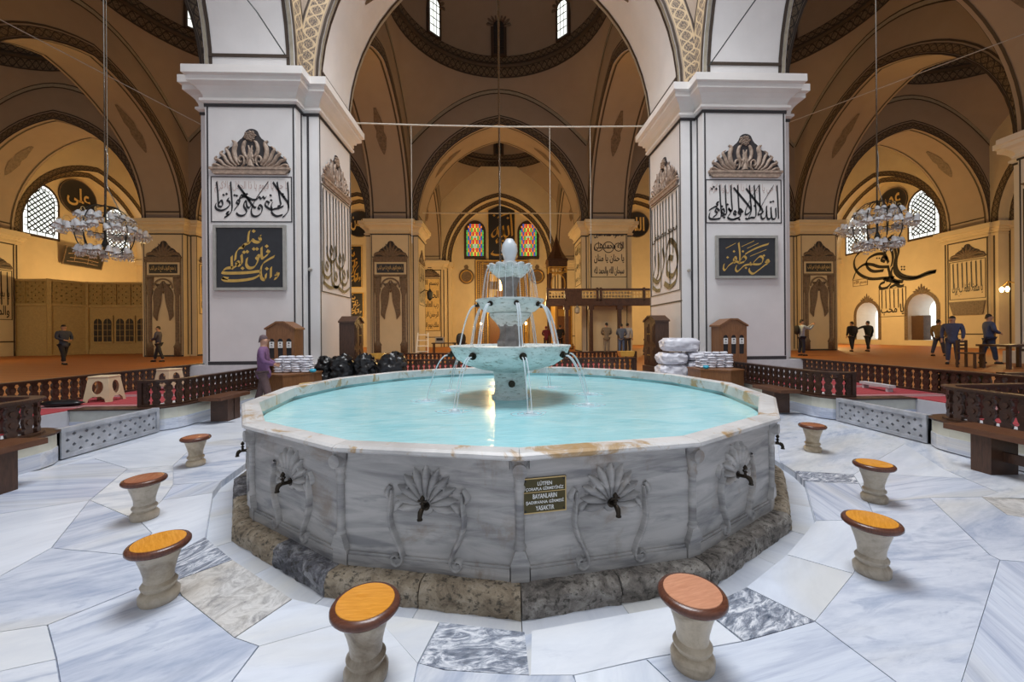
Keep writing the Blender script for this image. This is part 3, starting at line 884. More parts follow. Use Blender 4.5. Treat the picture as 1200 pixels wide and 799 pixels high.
# local x of the right wall runs towards the camera when seen from inside
n1, n2 = -28.6, -33.0
me = sheet([(-YW, 0), (3, 0), (3, 18.5), (-YW, 18.5)], [arc_poly(n1, 1.0, .85, 3.3), arc_poly(n2, 1.0, .85, 3.0)], .1)
o = struct('wall_right', me, M['cream'], 'cream side wall at the far right with two arched niches'); o.location = (CX + XW, 0, 0); o.rotation_euler = (0, 0, -PI / 2)
for i, (nx, hh) in enumerate(((n1, 3.3), (n2, 3.0))):
    nr = sroot('window_%d' % (i + 1), 'daylit arched niche low in the right wall, %s' % ('nearer one' if i == 0 else 'farther one'))
    nr.location = (CX + XW, 0, 0); nr.rotation_euler = (0, 0, -PI / 2)
    pf = arc_poly(nx, 1.0, .85, hh); pb = arc_poly(nx, .75, .95, hh - .1)
    m = MB(); m.grid([[(x, 0.0, z) for x, z in pf], [(x, 1.5, z) for x, z in pb]], cv=True); part('reveal', m, M['plaster'], nr, smooth=False)
    m = MB(); m.slab(pb, 1.5, 1.55); part('pane', m, M['daylight'], nr)
    m = MB(); q = [(x, z) for x, z in arc_poly(nx, 1.13, .85, hh)]
    ribbon(m, q, .26, y=-.02); part('surround', m, M['ornbrown'], nr)
    m = MB()
    for k in range(-3, 4): ridge(m, [(nx, hh + 1.1), (nx + k * .14, hh + 1.45 - abs(k) * .06), (nx + k * .20, hh + 1.85 - abs(k) * .18)], [.12, .2, .05], .05, -.02)
    part('crest', m, M['ornbrown'], nr)

# blind arches and half pillars along the walls
def wall_arch(label, loc, rz):
    root = sroot('wall_arch', label, loc, rz)
    # local: x along the wall, y=0 the wall plane, -y towards the hall; outer order 1.2 deep, inner order .5 deep
    for dep, hh, nm in ((1.2, H, 'outer_order'), (.55, H - .42, 'inner_order')):
        pts = arch_pts(28, 0, ZS, hh, 1.1)
        m = MB(); m.grid([[(x, -dep, z), (x, 0, z)] for x, z in pts]); part(nm, m, M['cream'], root, smooth=True)
        outer = arch_pts(28, 0, ZS, H + .01, 1.1) if dep < 1 else None
        m = MB()
        if outer: m.grid([[(a[0], -dep, a[1]), (b[0], -dep, b[1])] for a, b in zip(outer, pts)][::-1])
        else:
            xs = sorted(set([-P / 2, -H] + [x for x, z in arch_pts(36)] + [H, P / 2]))
            m.grid([[(x, -dep, za(x) if abs(x) < H else ZS), (x, -dep, 17.0)] for x in xs])
        part(nm + '_face', m, M['cream'], root)
        m = MB(); ribbon(m, arch_pts(28, .22 if dep > 1 else .22, ZS, hh, 1.1), .30, y=-dep - .012); part('garland_band', m, M['banddark'], root)
        m = MB(); ribbon(m, arch_pts(28, .03, ZS, hh, 1.1), .07, y=-dep - .016); part('painted_line', m, M['brownline'], root)
    # jambs under the orders
    m = MB()
    for sx in (-1, 1):
        for (a, b, dep) in ((H - .42, H, .55),):
            x0, x1 = sorted((sx * a, sx * b)); m.bb(x0, x1, -dep, 0, ZP, ZS)
    part('jamb', m, M['cream'], root)
    m = MB()
    for sx in (-1, 1):
        x0, x1 = sorted((sx * (H - .60), sx * (H - .02))); m.bb(x0, x1, -.73, 0, 7.85, ZS)
    part('impost', m, M['cream'], root)
    m = MB()
    for sx in (-1, 1): m.bb(sx * (H - .08) - .04, sx * (H - .08) + .04, -.562, -.54, ZP, 7.8)
    m.bb(-H + .42, -H + 8.96, -.012, .0, ZP + 1.0, ZP + 1.09) if False else None
    part('jamb_line', m, M['brownline'], root)
    return root
wa = wall_arch('blind arch in the end wall over the prayer niche', (CX, YW, 0), 0)
bpy.context.view_layer.update()
for c_ in (-2, -1, 1, 2): dup(wa, (CX + c_ * P, YW, 0), 0, 'blind arch in the end wall, %s bay' % names[c_ + 2])
for yy, nm in ((5.3, 'nearest'), (18.2, 'middle'), (31.1, 'farthest')):
    dup(wa, (CX - XW, yy, 0), R(90), 'blind arch in the left wall, %s bay' % nm)
    dup(wa, (CX + XW, yy, 0), R(-90), 'blind arch in the right wall, %s bay' % nm)
def half_pillar(label, loc, rz):
    root = sroot('pilaster', label, loc, rz)
    m = MB(); m.bb(-F, F, -1.2, .1, ZP, ZS); m.bb(-A, A, -1.32, -1.1, ZP, ZS); part('shaft', m, M['cream'], root)
    m = MB()
    for o_, z0, z1 in ((.06, 7.56, 7.64), (.10, 7.72, 7.84), (.20, 7.84, 8.0), (.30, 8.0, ZS)):
        m.bb(-F - o_, F + o_, -1.2 - o_, .1, z0, z1); m.bb(-A - o_, A + o_, -1.32 - o_, -1.1, z0, z1)
    part('cornice', m, M['cream'], root)
    m = MB()
    for sx in (-1, 1): m.bb(sx * (A - .05) - .035, sx * (A - .05) + .035, -1.332, -1.3, ZP, 7.5); m.bb(sx * (A + .2) - .04, sx * (A + .2) + .04, -1.212, -1.19, ZP, 7.5)
    m.bb(-A, A, -1.332, -1.3, 7.42, 7.50); m.bb(-A, A, -1.332, -1.3, 1.30, 1.38)
    part('painted_line', m, M['brownline'], root)
    return root
hp = half_pillar('wall pier left of the prayer niche', (CX - 6.45, YW, 0), 0)
bpy.context.view_layer.update()
dup(hp, (CX + 6.45, YW, 0), 0, 'wall pier right of the prayer niche')
dup(hp, (CX - 19.35, YW, 0), 0, 'wall pier at the far left of the end wall')
dup(hp, (CX + 19.35, YW, 0), 0, 'wall pier at the far right of the end wall')
dup(hp, (CX - XW, 24.65, 0), R(90), 'wall pier in the left wall beside the gilded screen')
dup(hp, (CX + XW, 24.65, 0), R(-90), 'wall pier in the right wall with lettering and a crest')
dup(hp, (CX - XW, 11.75, 0), R(90), 'nearer wall pier in the left wall')
dup(hp, (CX + XW, 11.75, 0), R(-90), 'nearer wall pier in the right wall')
# arched lattice windows: 2 per side wall, 2 coloured ones in the end wall
def lattice_window(name, label, loc, rz, w_, z0, h, kind):
    root = sroot(name, label, loc, rz)
    m = MB(); m.slab(arc_poly(0, w_ + .16, z0 - .16, h), -.06, .02); part('frame', m, M['windowframe'], root)
    m = MB(); m.slab(arc_poly(0, w_, z0, h), -.08, -.062); part('pane', m, M[kind], root)
    m = MB()
    if kind == 'daylight':
        inn = w_ - .22
        ribbon(m, [(x, z) for x, z in arc_poly(0, inn, z0 + .22, h)] + [(inn, z0 + .22)], .07, y=-.10)
        for k in range(-30, 40):
            a = k * .36
            for sg in (-1, 1):
                seg = []
                for t in range(0, 61):
                    x = -inn + 2 * inn * t / 60; z = z0 + a + sg * x * 1.0
                    top = h + (inn * math.sqrt(max(0, 1 - (x / inn) ** 2)))
                    if z0 + .22 <= z <= top: seg.append((x, z))
                if len(seg) > 2: ribbon(m, [seg[0], seg[-1]], .085, y=-.095)
        for j in range(13):
            an = PI * j / 12; ribbon(m, [(inn * math.cos(an), h + inn * math.sin(an)), (w_ * math.cos(an), h + w_ * math.sin(an))], .05, y=-.10)
        z = z0 + .5
        while z < h:
            for sx in (-1, 1): ribbon(m, [(sx * inn, z), (sx * w_, z)], .05, y=-.10)
            z += .5
        for x in (-.7, -.25, .25, .7): ribbon(m, [(x, z0), (x, z0 + .22)], .05, y=-.10)
        part('glazing_bar', m, M['ink'], root)
    return root
for sx, rz, nm in ((-1, R(90), 'left'), (1, R(-90), 'right')):
    for j, yy in enumerate((28.35, 33.85)):
        lattice_window('window_%d' % (3 + j + (0 if sx < 0 else 2)), 'bright latticed arched window high in the %s wall, %s one' % (nm, 'nearer' if j == 0 else 'farther'), (CX + sx * XW, yy, 0), rz, 1.02, 8.7, 11.1, 'daylight')
# ================================================================== THE BASIN
def pol(r, th):                               # plan position at angle th from the side facing the camera
    return (r * math.sin(th), -r * math.cos(th))
basin = thing('ablution_basin', 'sixteen sided grey marble ablution basin with rust stained white rim', 'fountain basin', (CX, CY, 0), PH)
N16 = 16; ST = 2 * PI / N16
R_P = 2.985                                    # circumradius of the panels
HW = R_P * math.sin(ST / 2) - .004; AP = R_P * math.cos(ST / 2)
def shell_relief():
    m = MB()
    for k in range(-5, 6):                     # fan of pointed leaves
        an = R(90 - k * 21); L = .235 - .008 * abs(k)
        c, s_ = math.cos(an), math.sin(an)
        ridge(m, [(c * .03, .415 + s_ * .03), (c * L * .55, .425 + s_ * L * .60), (c * L, .43 + s_ * L)], [.014, .050, .062, .006], .042, 0)
        for sg in (-1, 1):
            a2 = an + sg * .13
            ridge(m, [(c * L * .5, .425 + s_ * L * .5), (math.cos(a2) * L * .86, .43 + math.sin(a2) * L * .86)], [.03, .004], .022, 0, 3)
    for sg in (-1, 1):
        ridge(m, [(sg * .03, .50), (sg * .075, .545), (sg * .12, .52), (sg * .115, .475), (sg * .08, .47), (sg * .075, .50), (sg * .09, .51)], [.02, .026, .02, .012], .034, 0)
        ridge(m, [(sg * .225, .50), (sg * .235, .40), (sg * .24, .31), (sg * .215, .22), (sg * .175, .14), (sg * .155, .08), (sg * .165, .045), (sg * .195, .03), (sg * .222, .05), (sg * .222, .08), (sg * .198, .09), (sg * .187, .07), (sg * .20, .06)],
              [.016, .034, .036, .030, .028, .030, .026, .020, .014], .040, 0, 4)
        ridge(m, [(sg * .14, .44), (sg * .19, .40), (sg * .215, .35)], [.01, .05, .012], .02, 0)
        ridge(m, [(sg * .235, .52), (sg * .262, .47), (sg * .24, .43)], [.03, .05, .01], .024, 0)
    m.lathe([(.05, 0), (.042, .012), (.0, .016)], 12); k = len(m.v) - 36
    m.v[k:] = [(x, -z, .40 + y) for x, y, z in m.v[k:]]
    return m
mat_panel = M['basin']
pz = .135; ph_ = .735
m = MB()
m.bb(-HW, HW, 0, .05, 0, ph_)
m.bb(-HW + .055, HW - .055, -.022, 0, 0, .07); m.bb(-HW + .055, HW - .055, -.012, 0, .07, .085)
m.bb(-HW + .055, HW - .055, -.016, 0, ph_ - .075, ph_)
me_panel = m.mesh('panel'); me_panel.materials.append(mat_panel)
me_relief = shell_relief().mesh('shell_relief', True); me_relief.materials.append(mat_panel)
m = MB()
m.bb(-.055, .055, -.03, .05, 0, .10); m.slab([(-.06, .10), (.06, .10), (.028, .19), (-.028, .19)], -.045, .05)
m.lathe([(.036, .19), (.04, .20), (.036, .215), (.028, .225), (.028, .53), (.036, .54), (.036, .555), (.028, .57), (.045, .66), (.05, .70), (.055, .735)], 10, (0, -.012, 0))
m.slab([(.044 * math.cos(PI * j / 8), .665 + .044 * math.sin(PI * j / 8)) for j in range(16)], -.075, -.03)
me_col = m.mesh('colonnette'); smooth_by_angle(me_col, 50); me_col.materials.append(mat_panel)
# tap
def tap_meshes():
    m = MB()
    m.tube([(0, 0, 0), (0, -.012, 0)], .034, 12); m.tube([(0, -.012, 0), (0, -.03, 0), (0, -.085, .004)], [.02, .016, .016], 10)
    m.tube([(0, -.085, .004), (0, -.108, -.006), (0, -.118, -.028), (0, -.120, -.050)], [.019, .021, .018, .016], 10)
    m.tube([(0, -.120, -.048), (0, -.120, -.058)], .021, 10)
    m.tube([(0, -.07, .0), (0, -.07, .035)], [.014, .012], 8)
    a = m.mesh('tap'); smooth_by_angle(a, 40); a.materials.append(M['bronze'])
    m = MB(); m.lathe([(.008, .035), (.022, .045), (.010, .055), (.008, .062), (.018, .075), (.020, .085), (.006, .105), (0, .11)], 8, (0, -.07, 0))
    m.bb(-.035, .035, -.078, -.062, .058, .070)
    b = m.mesh('handle'); smooth_by_angle(b, 40); b.materials.append(M['bronze'])
    return a, b
me_tap, me_han = tap_meshes()
def at_face(k, parent, me, name, dz=0, x=0, out=0, label=None):
    th = (k + .5) * ST
    o = bpy.data.objects.new(name, me); COL.objects.link(o); o.parent = parent
    px, py = pol(AP + out, th); o.location = (px + x * math.cos(th), py + x * math.sin(th), pz + dz); o.rotation_euler = (0, 0, th)
    if label: o['label'] = label
    return o
for k in range(N16):
    pn = at_face(k, basin, me_panel, 'panel')
    rl = bpy.data.objects.new('shell_relief', me_relief); COL.objects.link(rl); rl.parent = pn; rl.location = (0, 0, 0)
    tp = at_face(k, basin, me_tap, 'tap', .41, 0, .012, 'dark bronze tap'); tp.scale = (.8, .8, .8)
    hn = bpy.data.objects.new('handle', me_han); COL.objects.link(hn); hn.parent = tp
    o = bpy.data.objects.new('colonnette', me_col); COL.objects.link(o); o.parent = basin
    px, py = pol(R_P - .012, k * ST); o.location = (px, py, pz); o.rotation_euler = (0, 0, k * ST)
# rim stones: one per side, rounded outer lip
prof = [(2.90, .78), (2.90, .895), (2.915, .905), (3.03, .905), (3.055, .893), (3.06, .875), (3.045, .862), (3.01, .855)]
for k in range(N16):
    t0, t1 = k * ST + .0005, (k + 1) * ST - .0005
    rows = []
    for t in (t0, t1):
        rows.append([(*pol(r, t), z) for r, z in prof])
    m = MB(); m.grid(rows[::-1], cv=True); b = 0
    m.f.append(tuple(range(8))[::-1]); m.uv.append(None); m.f.append(tuple(range(8, 16))); m.uv.append(None)
    part('rim_stone', m, M['rim'], basin, auto=25)
m = MB(); N = 16
m.grid([[(*pol(2.935, k * ST), z) for k in range(N)] for z in (.3, .80)], cv=True); m.grid([[(*pol(r, k * ST), .3) for k in range(N)] for r in (.01, 2.935)], cv=True)
part('inner_lining', m, M['inner'], basin)
m = MB(); m.grid([[(*pol(2.915, k * ST), z) for k in range(N)] for z in (.60, .86)], cv=True); part('waterline', m, M['inner'], basin)
# rough plinth stones under the panels
rnd = random.Random(3)
pm = ['stone_tan', 'stone_tan', 'stone_dark', 'stone_grey', 'stone_tan', 'stone_grey']
seq = {0: ('stone_grey', 1), 15: ('stone_tan', 1), 1: ('stone_grey', 2), 14: ('stone_dark', 2), 2: ('stone_tan', 1), 13: ('stone_tan', 1), 3: ('stone_tan', 1), 12: ('stone_grey', 1)}
for k in range(N16):
    mt, ns = seq.get(k, ('stone_tan', 1))
    for q in range(2):
        a0 = (k + q * .5 + (.0 if q == 0 else rnd.uniform(-.12, .12) * 0)) * ST + .0012; a1 = (k + q * .5 + .5) * ST - .0012
        rows = []
        U = 9
        for i in range(U + 1):
            t = a0 + (a1 - a0) * i / U
            fr = (t / ST) % 1.0
            if i == 0 and q == 0: fr = 0
            if i == U and q == 1: fr = 1
            rr = 3.13 * math.cos(ST / 2) / math.cos((fr - .5) * ST)
            row_ = []
            for (dr, z) in ((0.0, -.02), (.0, .03), (0, .075), (-.008, .115), (-.035, .138), (-.16, .135)):
                j = .0 if i in (0, U) and False else 1
                w_ = rnd.uniform(-.011, .008) * j
                row_.append((*pol(rr + dr + w_, t), z + (rnd.uniform(-.006, .005) if .03 < z < .137 else 0)))
            rows.append(row_)
        m = MB(); m.grid(rows[::-1]); n_ = 6
        m.f.append(tuple(range(n_))); m.uv.append(None); m.f.append(tuple(range(U * n_ + n_ - 1, U * n_ - 1, -1))); m.uv.append(None)
        mm = {(14, 1): 'stone_dark', (14, 0): 'stone_tan', (15, 0): 'stone_tan', (13, 1): 'stone_tan', (13, 0): 'stone_dark', (0, 0): 'stone_tan' if False else 'stone_grey'}.get((k, q), mt)
        part('plinth_stone', m, M[mm], basin, auto=50)
m = MB(); m.grid([[(*pol(r_, k * ST), z) for k in range(N)] for r_, z in ((3.06, -.02), (3.06, .125), (2.96, .13), (2.96, .84))], cv=True); part('core', m, M['mortar'], basin)
# the sign
sg = thing('notice_plate', 'small olive brass notice with white capitals screwed to the front panel', 'sign', (0, 0, 0), 0)
th = .5 * ST; px, py = pol(AP + .002, th); c, s_ = math.cos(PH), math.sin(PH)
sx_ = -.43
lx, ly = px + sx_ * math.cos(th), py + sx_ * math.sin(th)
sg.location = (CX + lx * c - ly * s_, CY + lx * s_ + ly * c, .50 + pz); sg.rotation_euler = (0, 0, th + PH)
m = MB(); m.bb(-.135, .135, -.010, 0, -.105, .105); part('plate', m, M['brasssign'], sg)
m = MB(); m.bb(-.135, .135, -.0115, -.0095, -.105, -.099); m.bb(-.135, .135, -.0115, -.0095, .099, .105); m.bb(-.135, -.129, -.0115, -.0095, -.105, .105); m.bb(.129, .135, -.0115, -.0095, -.105, .105)
m.bb(-.13, .13, -.0115, -.0095, .018, .022); part('border', m, M['goldpale'], sg)
m = MB()
for s0, hw, zc in (('LÜTFEN', .045, .072), ('ÇORAPLA GİRMEYİNİZ', .118, .040), ('BAYANLARIN', .075, -.005), ('ŞADIRVANA GİRMESİ', .118, -.040), ('YASAKTIR', .058, -.076)):
    text_into(m, s0, -hw, hw, zc - .013, zc + .015, -.0125, .02)
part('lettering', m, M['paper'], sg, kind='stuff')
m = MB()
for x in (-.12, .12):
    for z in (-.09, .09): m.tube([(x, -.009, z), (x, -.014, z)], .006, 8)
part('screw', m, M['ink'], sg)

# water
m = MB(); m.grid([[(*pol(r, k * PI / 24), 0) for k in range(48)] for r in (.15, 1.0, 2.0, 2.88)], cv=True)
m.v = [(x, y, 0) for x, y, z in m.v]
wt = solo('pool_water', m, M['water'], 'turquoise water filling the sixteen sided marble basin', 'water', (CX, CY, .735), PH, smooth=True)

# ================================================================== THE TIERED FOUNTAIN
ft = thing('tiered_fountain', 'three tiered whitish marble fountain in the middle of the pool', 'fountain', (CX, CY, 0), 0)
TC = lambda: None
m = MB(); m.lathe([(.26, .60), (.26, .77), (.225, .79), (.215, .86), (.22, 1.02), (.235, 1.09), (.30, 1.14)], 16); part('pedestal', m, M['tier'], ft, auto=35)
m = MB(); m.lathe([(.22, 1.10), (.40, 1.13), (.60, 1.19), (.72, 1.27), (.78, 1.36), (.80, 1.42), (.815, 1.425), (.815, 1.445), (.74, 1.45), (.70, 1.38), (.45, 1.26), (.0, 1.22)], 48); part('lower_bowl', m, M['tier'], ft, auto=35)
m = MB(); m.lathe([(.19, 1.22), (.19, 1.50), (.165, 1.53), (.15, 1.60), (.15, 1.66), (.18, 1.72), (.165, 1.76)], 8, ph=PI / 8); part('stem', m, M['pedestal'], ft)
m = MB(); m.lathe([(.16, 1.70), (.20, 1.76), (.27, 1.83), (.28, 1.87), (.26, 1.88), (.34, 1.90), (.41, 1.96), (.45, 2.03), (.462, 2.035), (.462, 2.06), (.42, 2.06), (.38, 1.98), (.0, 1.92)], 40); part('middle_bowl', m, M['tier'], ft, auto=35)
m = MB(); m.lathe([(.10, 1.92), (.13, 2.0), (.10, 2.06), (.095, 2.2), (.12, 2.30), (.15, 2.36)], 12); part('stem', m, M['pedestal'], ft, auto=35)
rows = []
for rr, z, sc in ((.10, 2.33, 0), (.18, 2.37, .03), (.24, 2.43, .10), (.275, 2.50, .14), (.262, 2.505, .14), (.20, 2.43, .06), (.0, 2.40, 0)):
    rows.append([(rr * (1 + sc * abs(math.cos(6 * t))) * math.cos(t), rr * (1 + sc * abs(math.cos(6 * t))) * math.sin(t), z + sc * .20 * abs(math.cos(6 * t))) for t in [2 * PI * k / 96 for k in range(96)]])
m = MB(); m.grid(rows[::-1], cv=True); part('scalloped_bowl', m, M['tier'], ft, smooth=True)
m = MB(); m.lathe([(.10, 2.40), (.13, 2.45), (.10, 2.52), (.055, 2.57), (.075, 2.62), (.095, 2.68), (.09, 2.76), (.065, 2.82), (.03, 2.86), (0, 2.87)], 20); part('finial', m, M['glasswhite'], ft, smooth=True)
def arc_jet(m, th, r0, z0, vr, z1, rad, n=14):
    g = 9.8; t_end = math.sqrt(2 * (z0 - z1) / g); pts = []; rs = []
    for i in range(n + 1):
        t = t_end * i / n; r = r0 + vr * t; z = z0 - .5 * g * t * t
        pts.append((*pol(r, th), z)); rs.append(rad * (1 - .35 * i / n))
    m.tube(pts, rs, 6)
SPA = R(9)
for k in range(8):
    th = SPA + 2 * PI * k / 8
    for nm, r_, z_, rr in (('lower_spout', .80, 1.335, .030), ('middle_spout', .445, 1.985, .022)):
        m = MB(); a = pol(r_ - .04, th); b = pol(r_ + .035, th)
        m.tube([(a[0], a[1], z_), (b[0], b[1], z_ - .005)], rr, 10); m.tube([(pol(r_ - .02, th)[0], pol(r_ - .02, th)[1], z_), (pol(r_ + .005, th)[0], pol(r_ + .005, th)[1], z_)], rr * 1.5, 12)
        part(nm, m, M['bronze'], ft, auto=40)
m = MB(); a = pol(.20, R(2)); b = pol(.26, R(2)); m.tube([(a[0], a[1], .95), (b[0], b[1], .95)], .045, 14); m.tube([(b[0], b[1], .95), (b[0] * 1.05, b[1] * 1.05, .95)], .022, 10); part('drain', m, M['bronze'], ft, auto=40)
jl = thing('falling_water', 'fine white water jets falling from the three fountain bowls', 'water', (CX, CY, 0), 0)
m = MB()
for k in range(8):
    th = SPA + 2 * PI * k / 8
    for o in (-.02, .02): arc_jet(m, th + o, .84, 1.325, .80, .74, .009)
part('lower_jet', m, M['jet'], jl, smooth=True)
m = MB()
for k in range(8):
    th = SPA + 2 * PI * k / 8
    for o in (-.02, .03): arc_jet(m, th + o, .475, 1.975, .62, 1.44, .014)
part('middle_jet', m, M['jet'], jl, smooth=True)
m = MB()
for k in range(24):
    th = 2 * PI * (k + .3) / 24
    arc_jet(m, th, .285, 2.50, .32, 2.06, .0042)
part('upper_jet', m, M['jet'], jl, smooth=True)
m = MB()
for k in range(8):
    th = SPA + 2 * PI * k / 8; c_ = pol(1.12, th); rg = random.Random(k)
    for j in range(3):
        rr = .05 + .045 * j
        pts = [(c_[0] + rr * (1 + rg.uniform(-.25, .25)) * math.cos(a) * 1.3, c_[1] + rr * (1 + rg.uniform(-.25, .25)) * math.sin(a), .741) for a in [2 * PI * q / 12 for q in range(12)]]
        m.tube(pts, .006 - .001 * j, 5, closed=True)
    m.lathe([(.05, 0), (.03, .02), (0, .03)], 8, (c_[0], c_[1], .738))
part('splash', m, M['jet'], jl, smooth=True)
m = MB(); m.lathe([(.14, 2.46), (.11, 2.55), (.075, 2.60), (.092, 2.66), (.112, 2.72), (.10, 2.80), (.05, 2.88), (0, 2.89)], 20); part('water_film', m, M['jet'], jl, smooth=True)

# ================================================================== THE WASHING STOOLS
def make_stool():
    root = bpy.data.objects.new('washing_stool', None); COL.objects.link(root)
    m = MB(); m.lathe([(.088, 0), (.094, .012), (.096, .045), (.084, .062), (.072, .070), (.072, .080), (.083, .088), (.086, .102), (.078, .114), (.070, .122), (.072, .16), (.084, .21), (.100, .26), (.112, .30)], 28)
    part('pedestal', m, M['stoolstone'], root, auto=40)
    m = MB(); m.lathe([(.110, .298), (.140, .300), (.150, .312), (.150, .326), (.143, .336), (.126, .340), (.124, .3385)], 40)
    e = part('seat_edge', m, M['seat_edge'], root, auto=50)
    m = MB(); m.lathe([(.126, .336), (.124, .3425), (.118, .3435), (0, .3435)], 40)
    s_ = part('seat', m, M['seat_orange'], root, auto=30)
    return root
st0 = make_stool()
bpy.context.view_layer.update()
def setseat(o, mt):
    for c in o.children:
        if c.name.startswith('seat') and not c.name.startswith('seat_edge'):
            c.data = c.data.copy(); c.data.materials[0] = M[mt]
stl = [(-12.2, 'seat_orange', 'low marble stool with amber round seat, front left of the basin sign'),
       (11.6, 'seat_pink', 'low marble stool with worn copper pink seat, front right of the basin sign'),
       (-36, 'seat_orange', 'low marble stool with amber seat beside the speckled grey slab'),
       (37, 'seat_orange', 'low marble stool with amber seat, second from the camera on the right side'),
       (-59, 'seat_red', 'low marble stool with red brown seat, third from the front on the left side'),
       (59.5, 'seat_orange', 'low marble stool with amber seat next to the dark slab strip on the right'),
       (-82, 'seat_red', 'small looking red brown stool on the left, nearest the lattice panel'),
       (83.5, 'seat_red', 'small looking red brown stool on the right, nearest the far bench')]
rad = [3.61, 3.60, 3.65, 3.64, 3.68, 3.73, 3.80, 3.87]
for i, (an, mt, lb) in enumerate(stl):
    x, y = pol(rad[i], R(an))
    loc = (CX + x, CY + y, .07)
    o = st0 if i == 0 else dup(st0, loc, R(an * 1.3), lb, None)
    if i == 0: o.location = loc
    o['label'] = lb; o['category'] = 'stool'; o['group'] = 'low washing stools around the basin'
    if i and mt != 'seat_orange': setseat(o, mt)

# ================================================================== BALUSTRADES
BH = .44
bal_poly = []
prof = [(.028, .0), (.050, .015), (.054, .05), (.036, .075), (.050, .10), (.062, .145), (.056, .19), (.036, .215), (.050, .235), (.060, .27), (.052, .305), (.032, .33), (.046, .35), (.046, .37)]
bal_poly = [(w_, z) for w_, z in prof] + [(-w_, z) for w_, z in prof[::-1]]
m = MB(); m.slab(bal_poly, -.016, .016)
for z, r_ in ((.145, .034), (.27, .032)):
    m.slab([(r_ * math.cos(2 * PI * j / 6), z + r_ * math.sin(2 * PI * j / 6)) for j in range(6)], -.026, .026)
me_bal = m.mesh('baluster'); me_bal.materials.append(M['woodrail'])
def rail_path(name, label, pts, z, spacing=.155, merged=False, loc=None, group=None):
    root = thing(name, label, 'balustrade', (pts[0][0], pts[0][1], z), 0, group)
    ox, oy = pts[0][0], pts[0][1]
    P2 = [Vector((p[0] - ox, p[1] - oy)) for p in pts]
    def strip(z0, z1, w_, nm):
        rows = []
        for i, p in enumerate(P2):
            d1 = (P2[i] - P2[i - 1]).normalized() if i else None
            d2 = (P2[i + 1] - P2[i]).normalized() if i < len(P2) - 1 else None
            d = ((d1 or d2) + (d2 or d1)).normalized(); n_ = Vector((-d.y, d.x)) * w_
            rows.append([(p.x + n_.x, p.y + n_.y, z0), (p.x + n_.x, p.y + n_.y, z1), (p.x - n_.x, p.y - n_.y, z1), (p.x - n_.x, p.y - n_.y, z0)])
        mm = MB(); mm.grid(rows, cv=True); n = len(rows)
        mm.f.append((0, 1, 2, 3)[::-1]); mm.uv.append(None); mm.f.append(tuple(4 * (n - 1) + k for k in range(4))); mm.uv.append(None)
        return part(nm, mm, M['woodrail'], root)
    strip(0, .035, .05, 'bottom_rail'); strip(BH - .045, BH - .022, .04, 'top_rail'); strip(BH - .022, BH, .062, 'hand_rail')
    tot = sum((P2[i + 1] - P2[i]).length for i in range(len(P2) - 1)); n = max(2, round(tot / spacing)); st = tot / n
    acc = MB(); s_ = st / 2; i = 0; done = 0.0
    for k in range(n):
        want = (k + .5) * st
        while i < len(P2) - 2 and done + (P2[i + 1] - P2[i]).length < want: done += (P2[i + 1] - P2[i]).length; i += 1
        d = (P2[i + 1] - P2[i]).normalized(); q = P2[i] + d * (want - done); an = math.atan2(d.y, d.x)
        if merged:
            mm = MB(); mm.slab(bal_poly, -.016, .016); mm.xf(Matrix.Translation((q.x, q.y, .03)) @ Matrix.Rotation(an, 4, 'Z')); acc.add(mm.v, mm.f)
        else:
            o = bpy.data.objects.new('baluster', me_bal); COL.objects.link(o); o.parent = root; o.location = (q.x, q.y, .03); o.rotation_euler = (0, 0, an)
    if merged: part('balusters', acc, M['woodrail'], root, kind='stuff')
    for p in (P2[0], P2[-1]):
        mm = MB(); mm.box((p.x, p.y, BH / 2), (.07, .07, BH + .01)); part('post', mm, M['woodrail'], root)
    return root
def curve_end(x, y0, y1, sx, yc_out, inner=True):
    pass
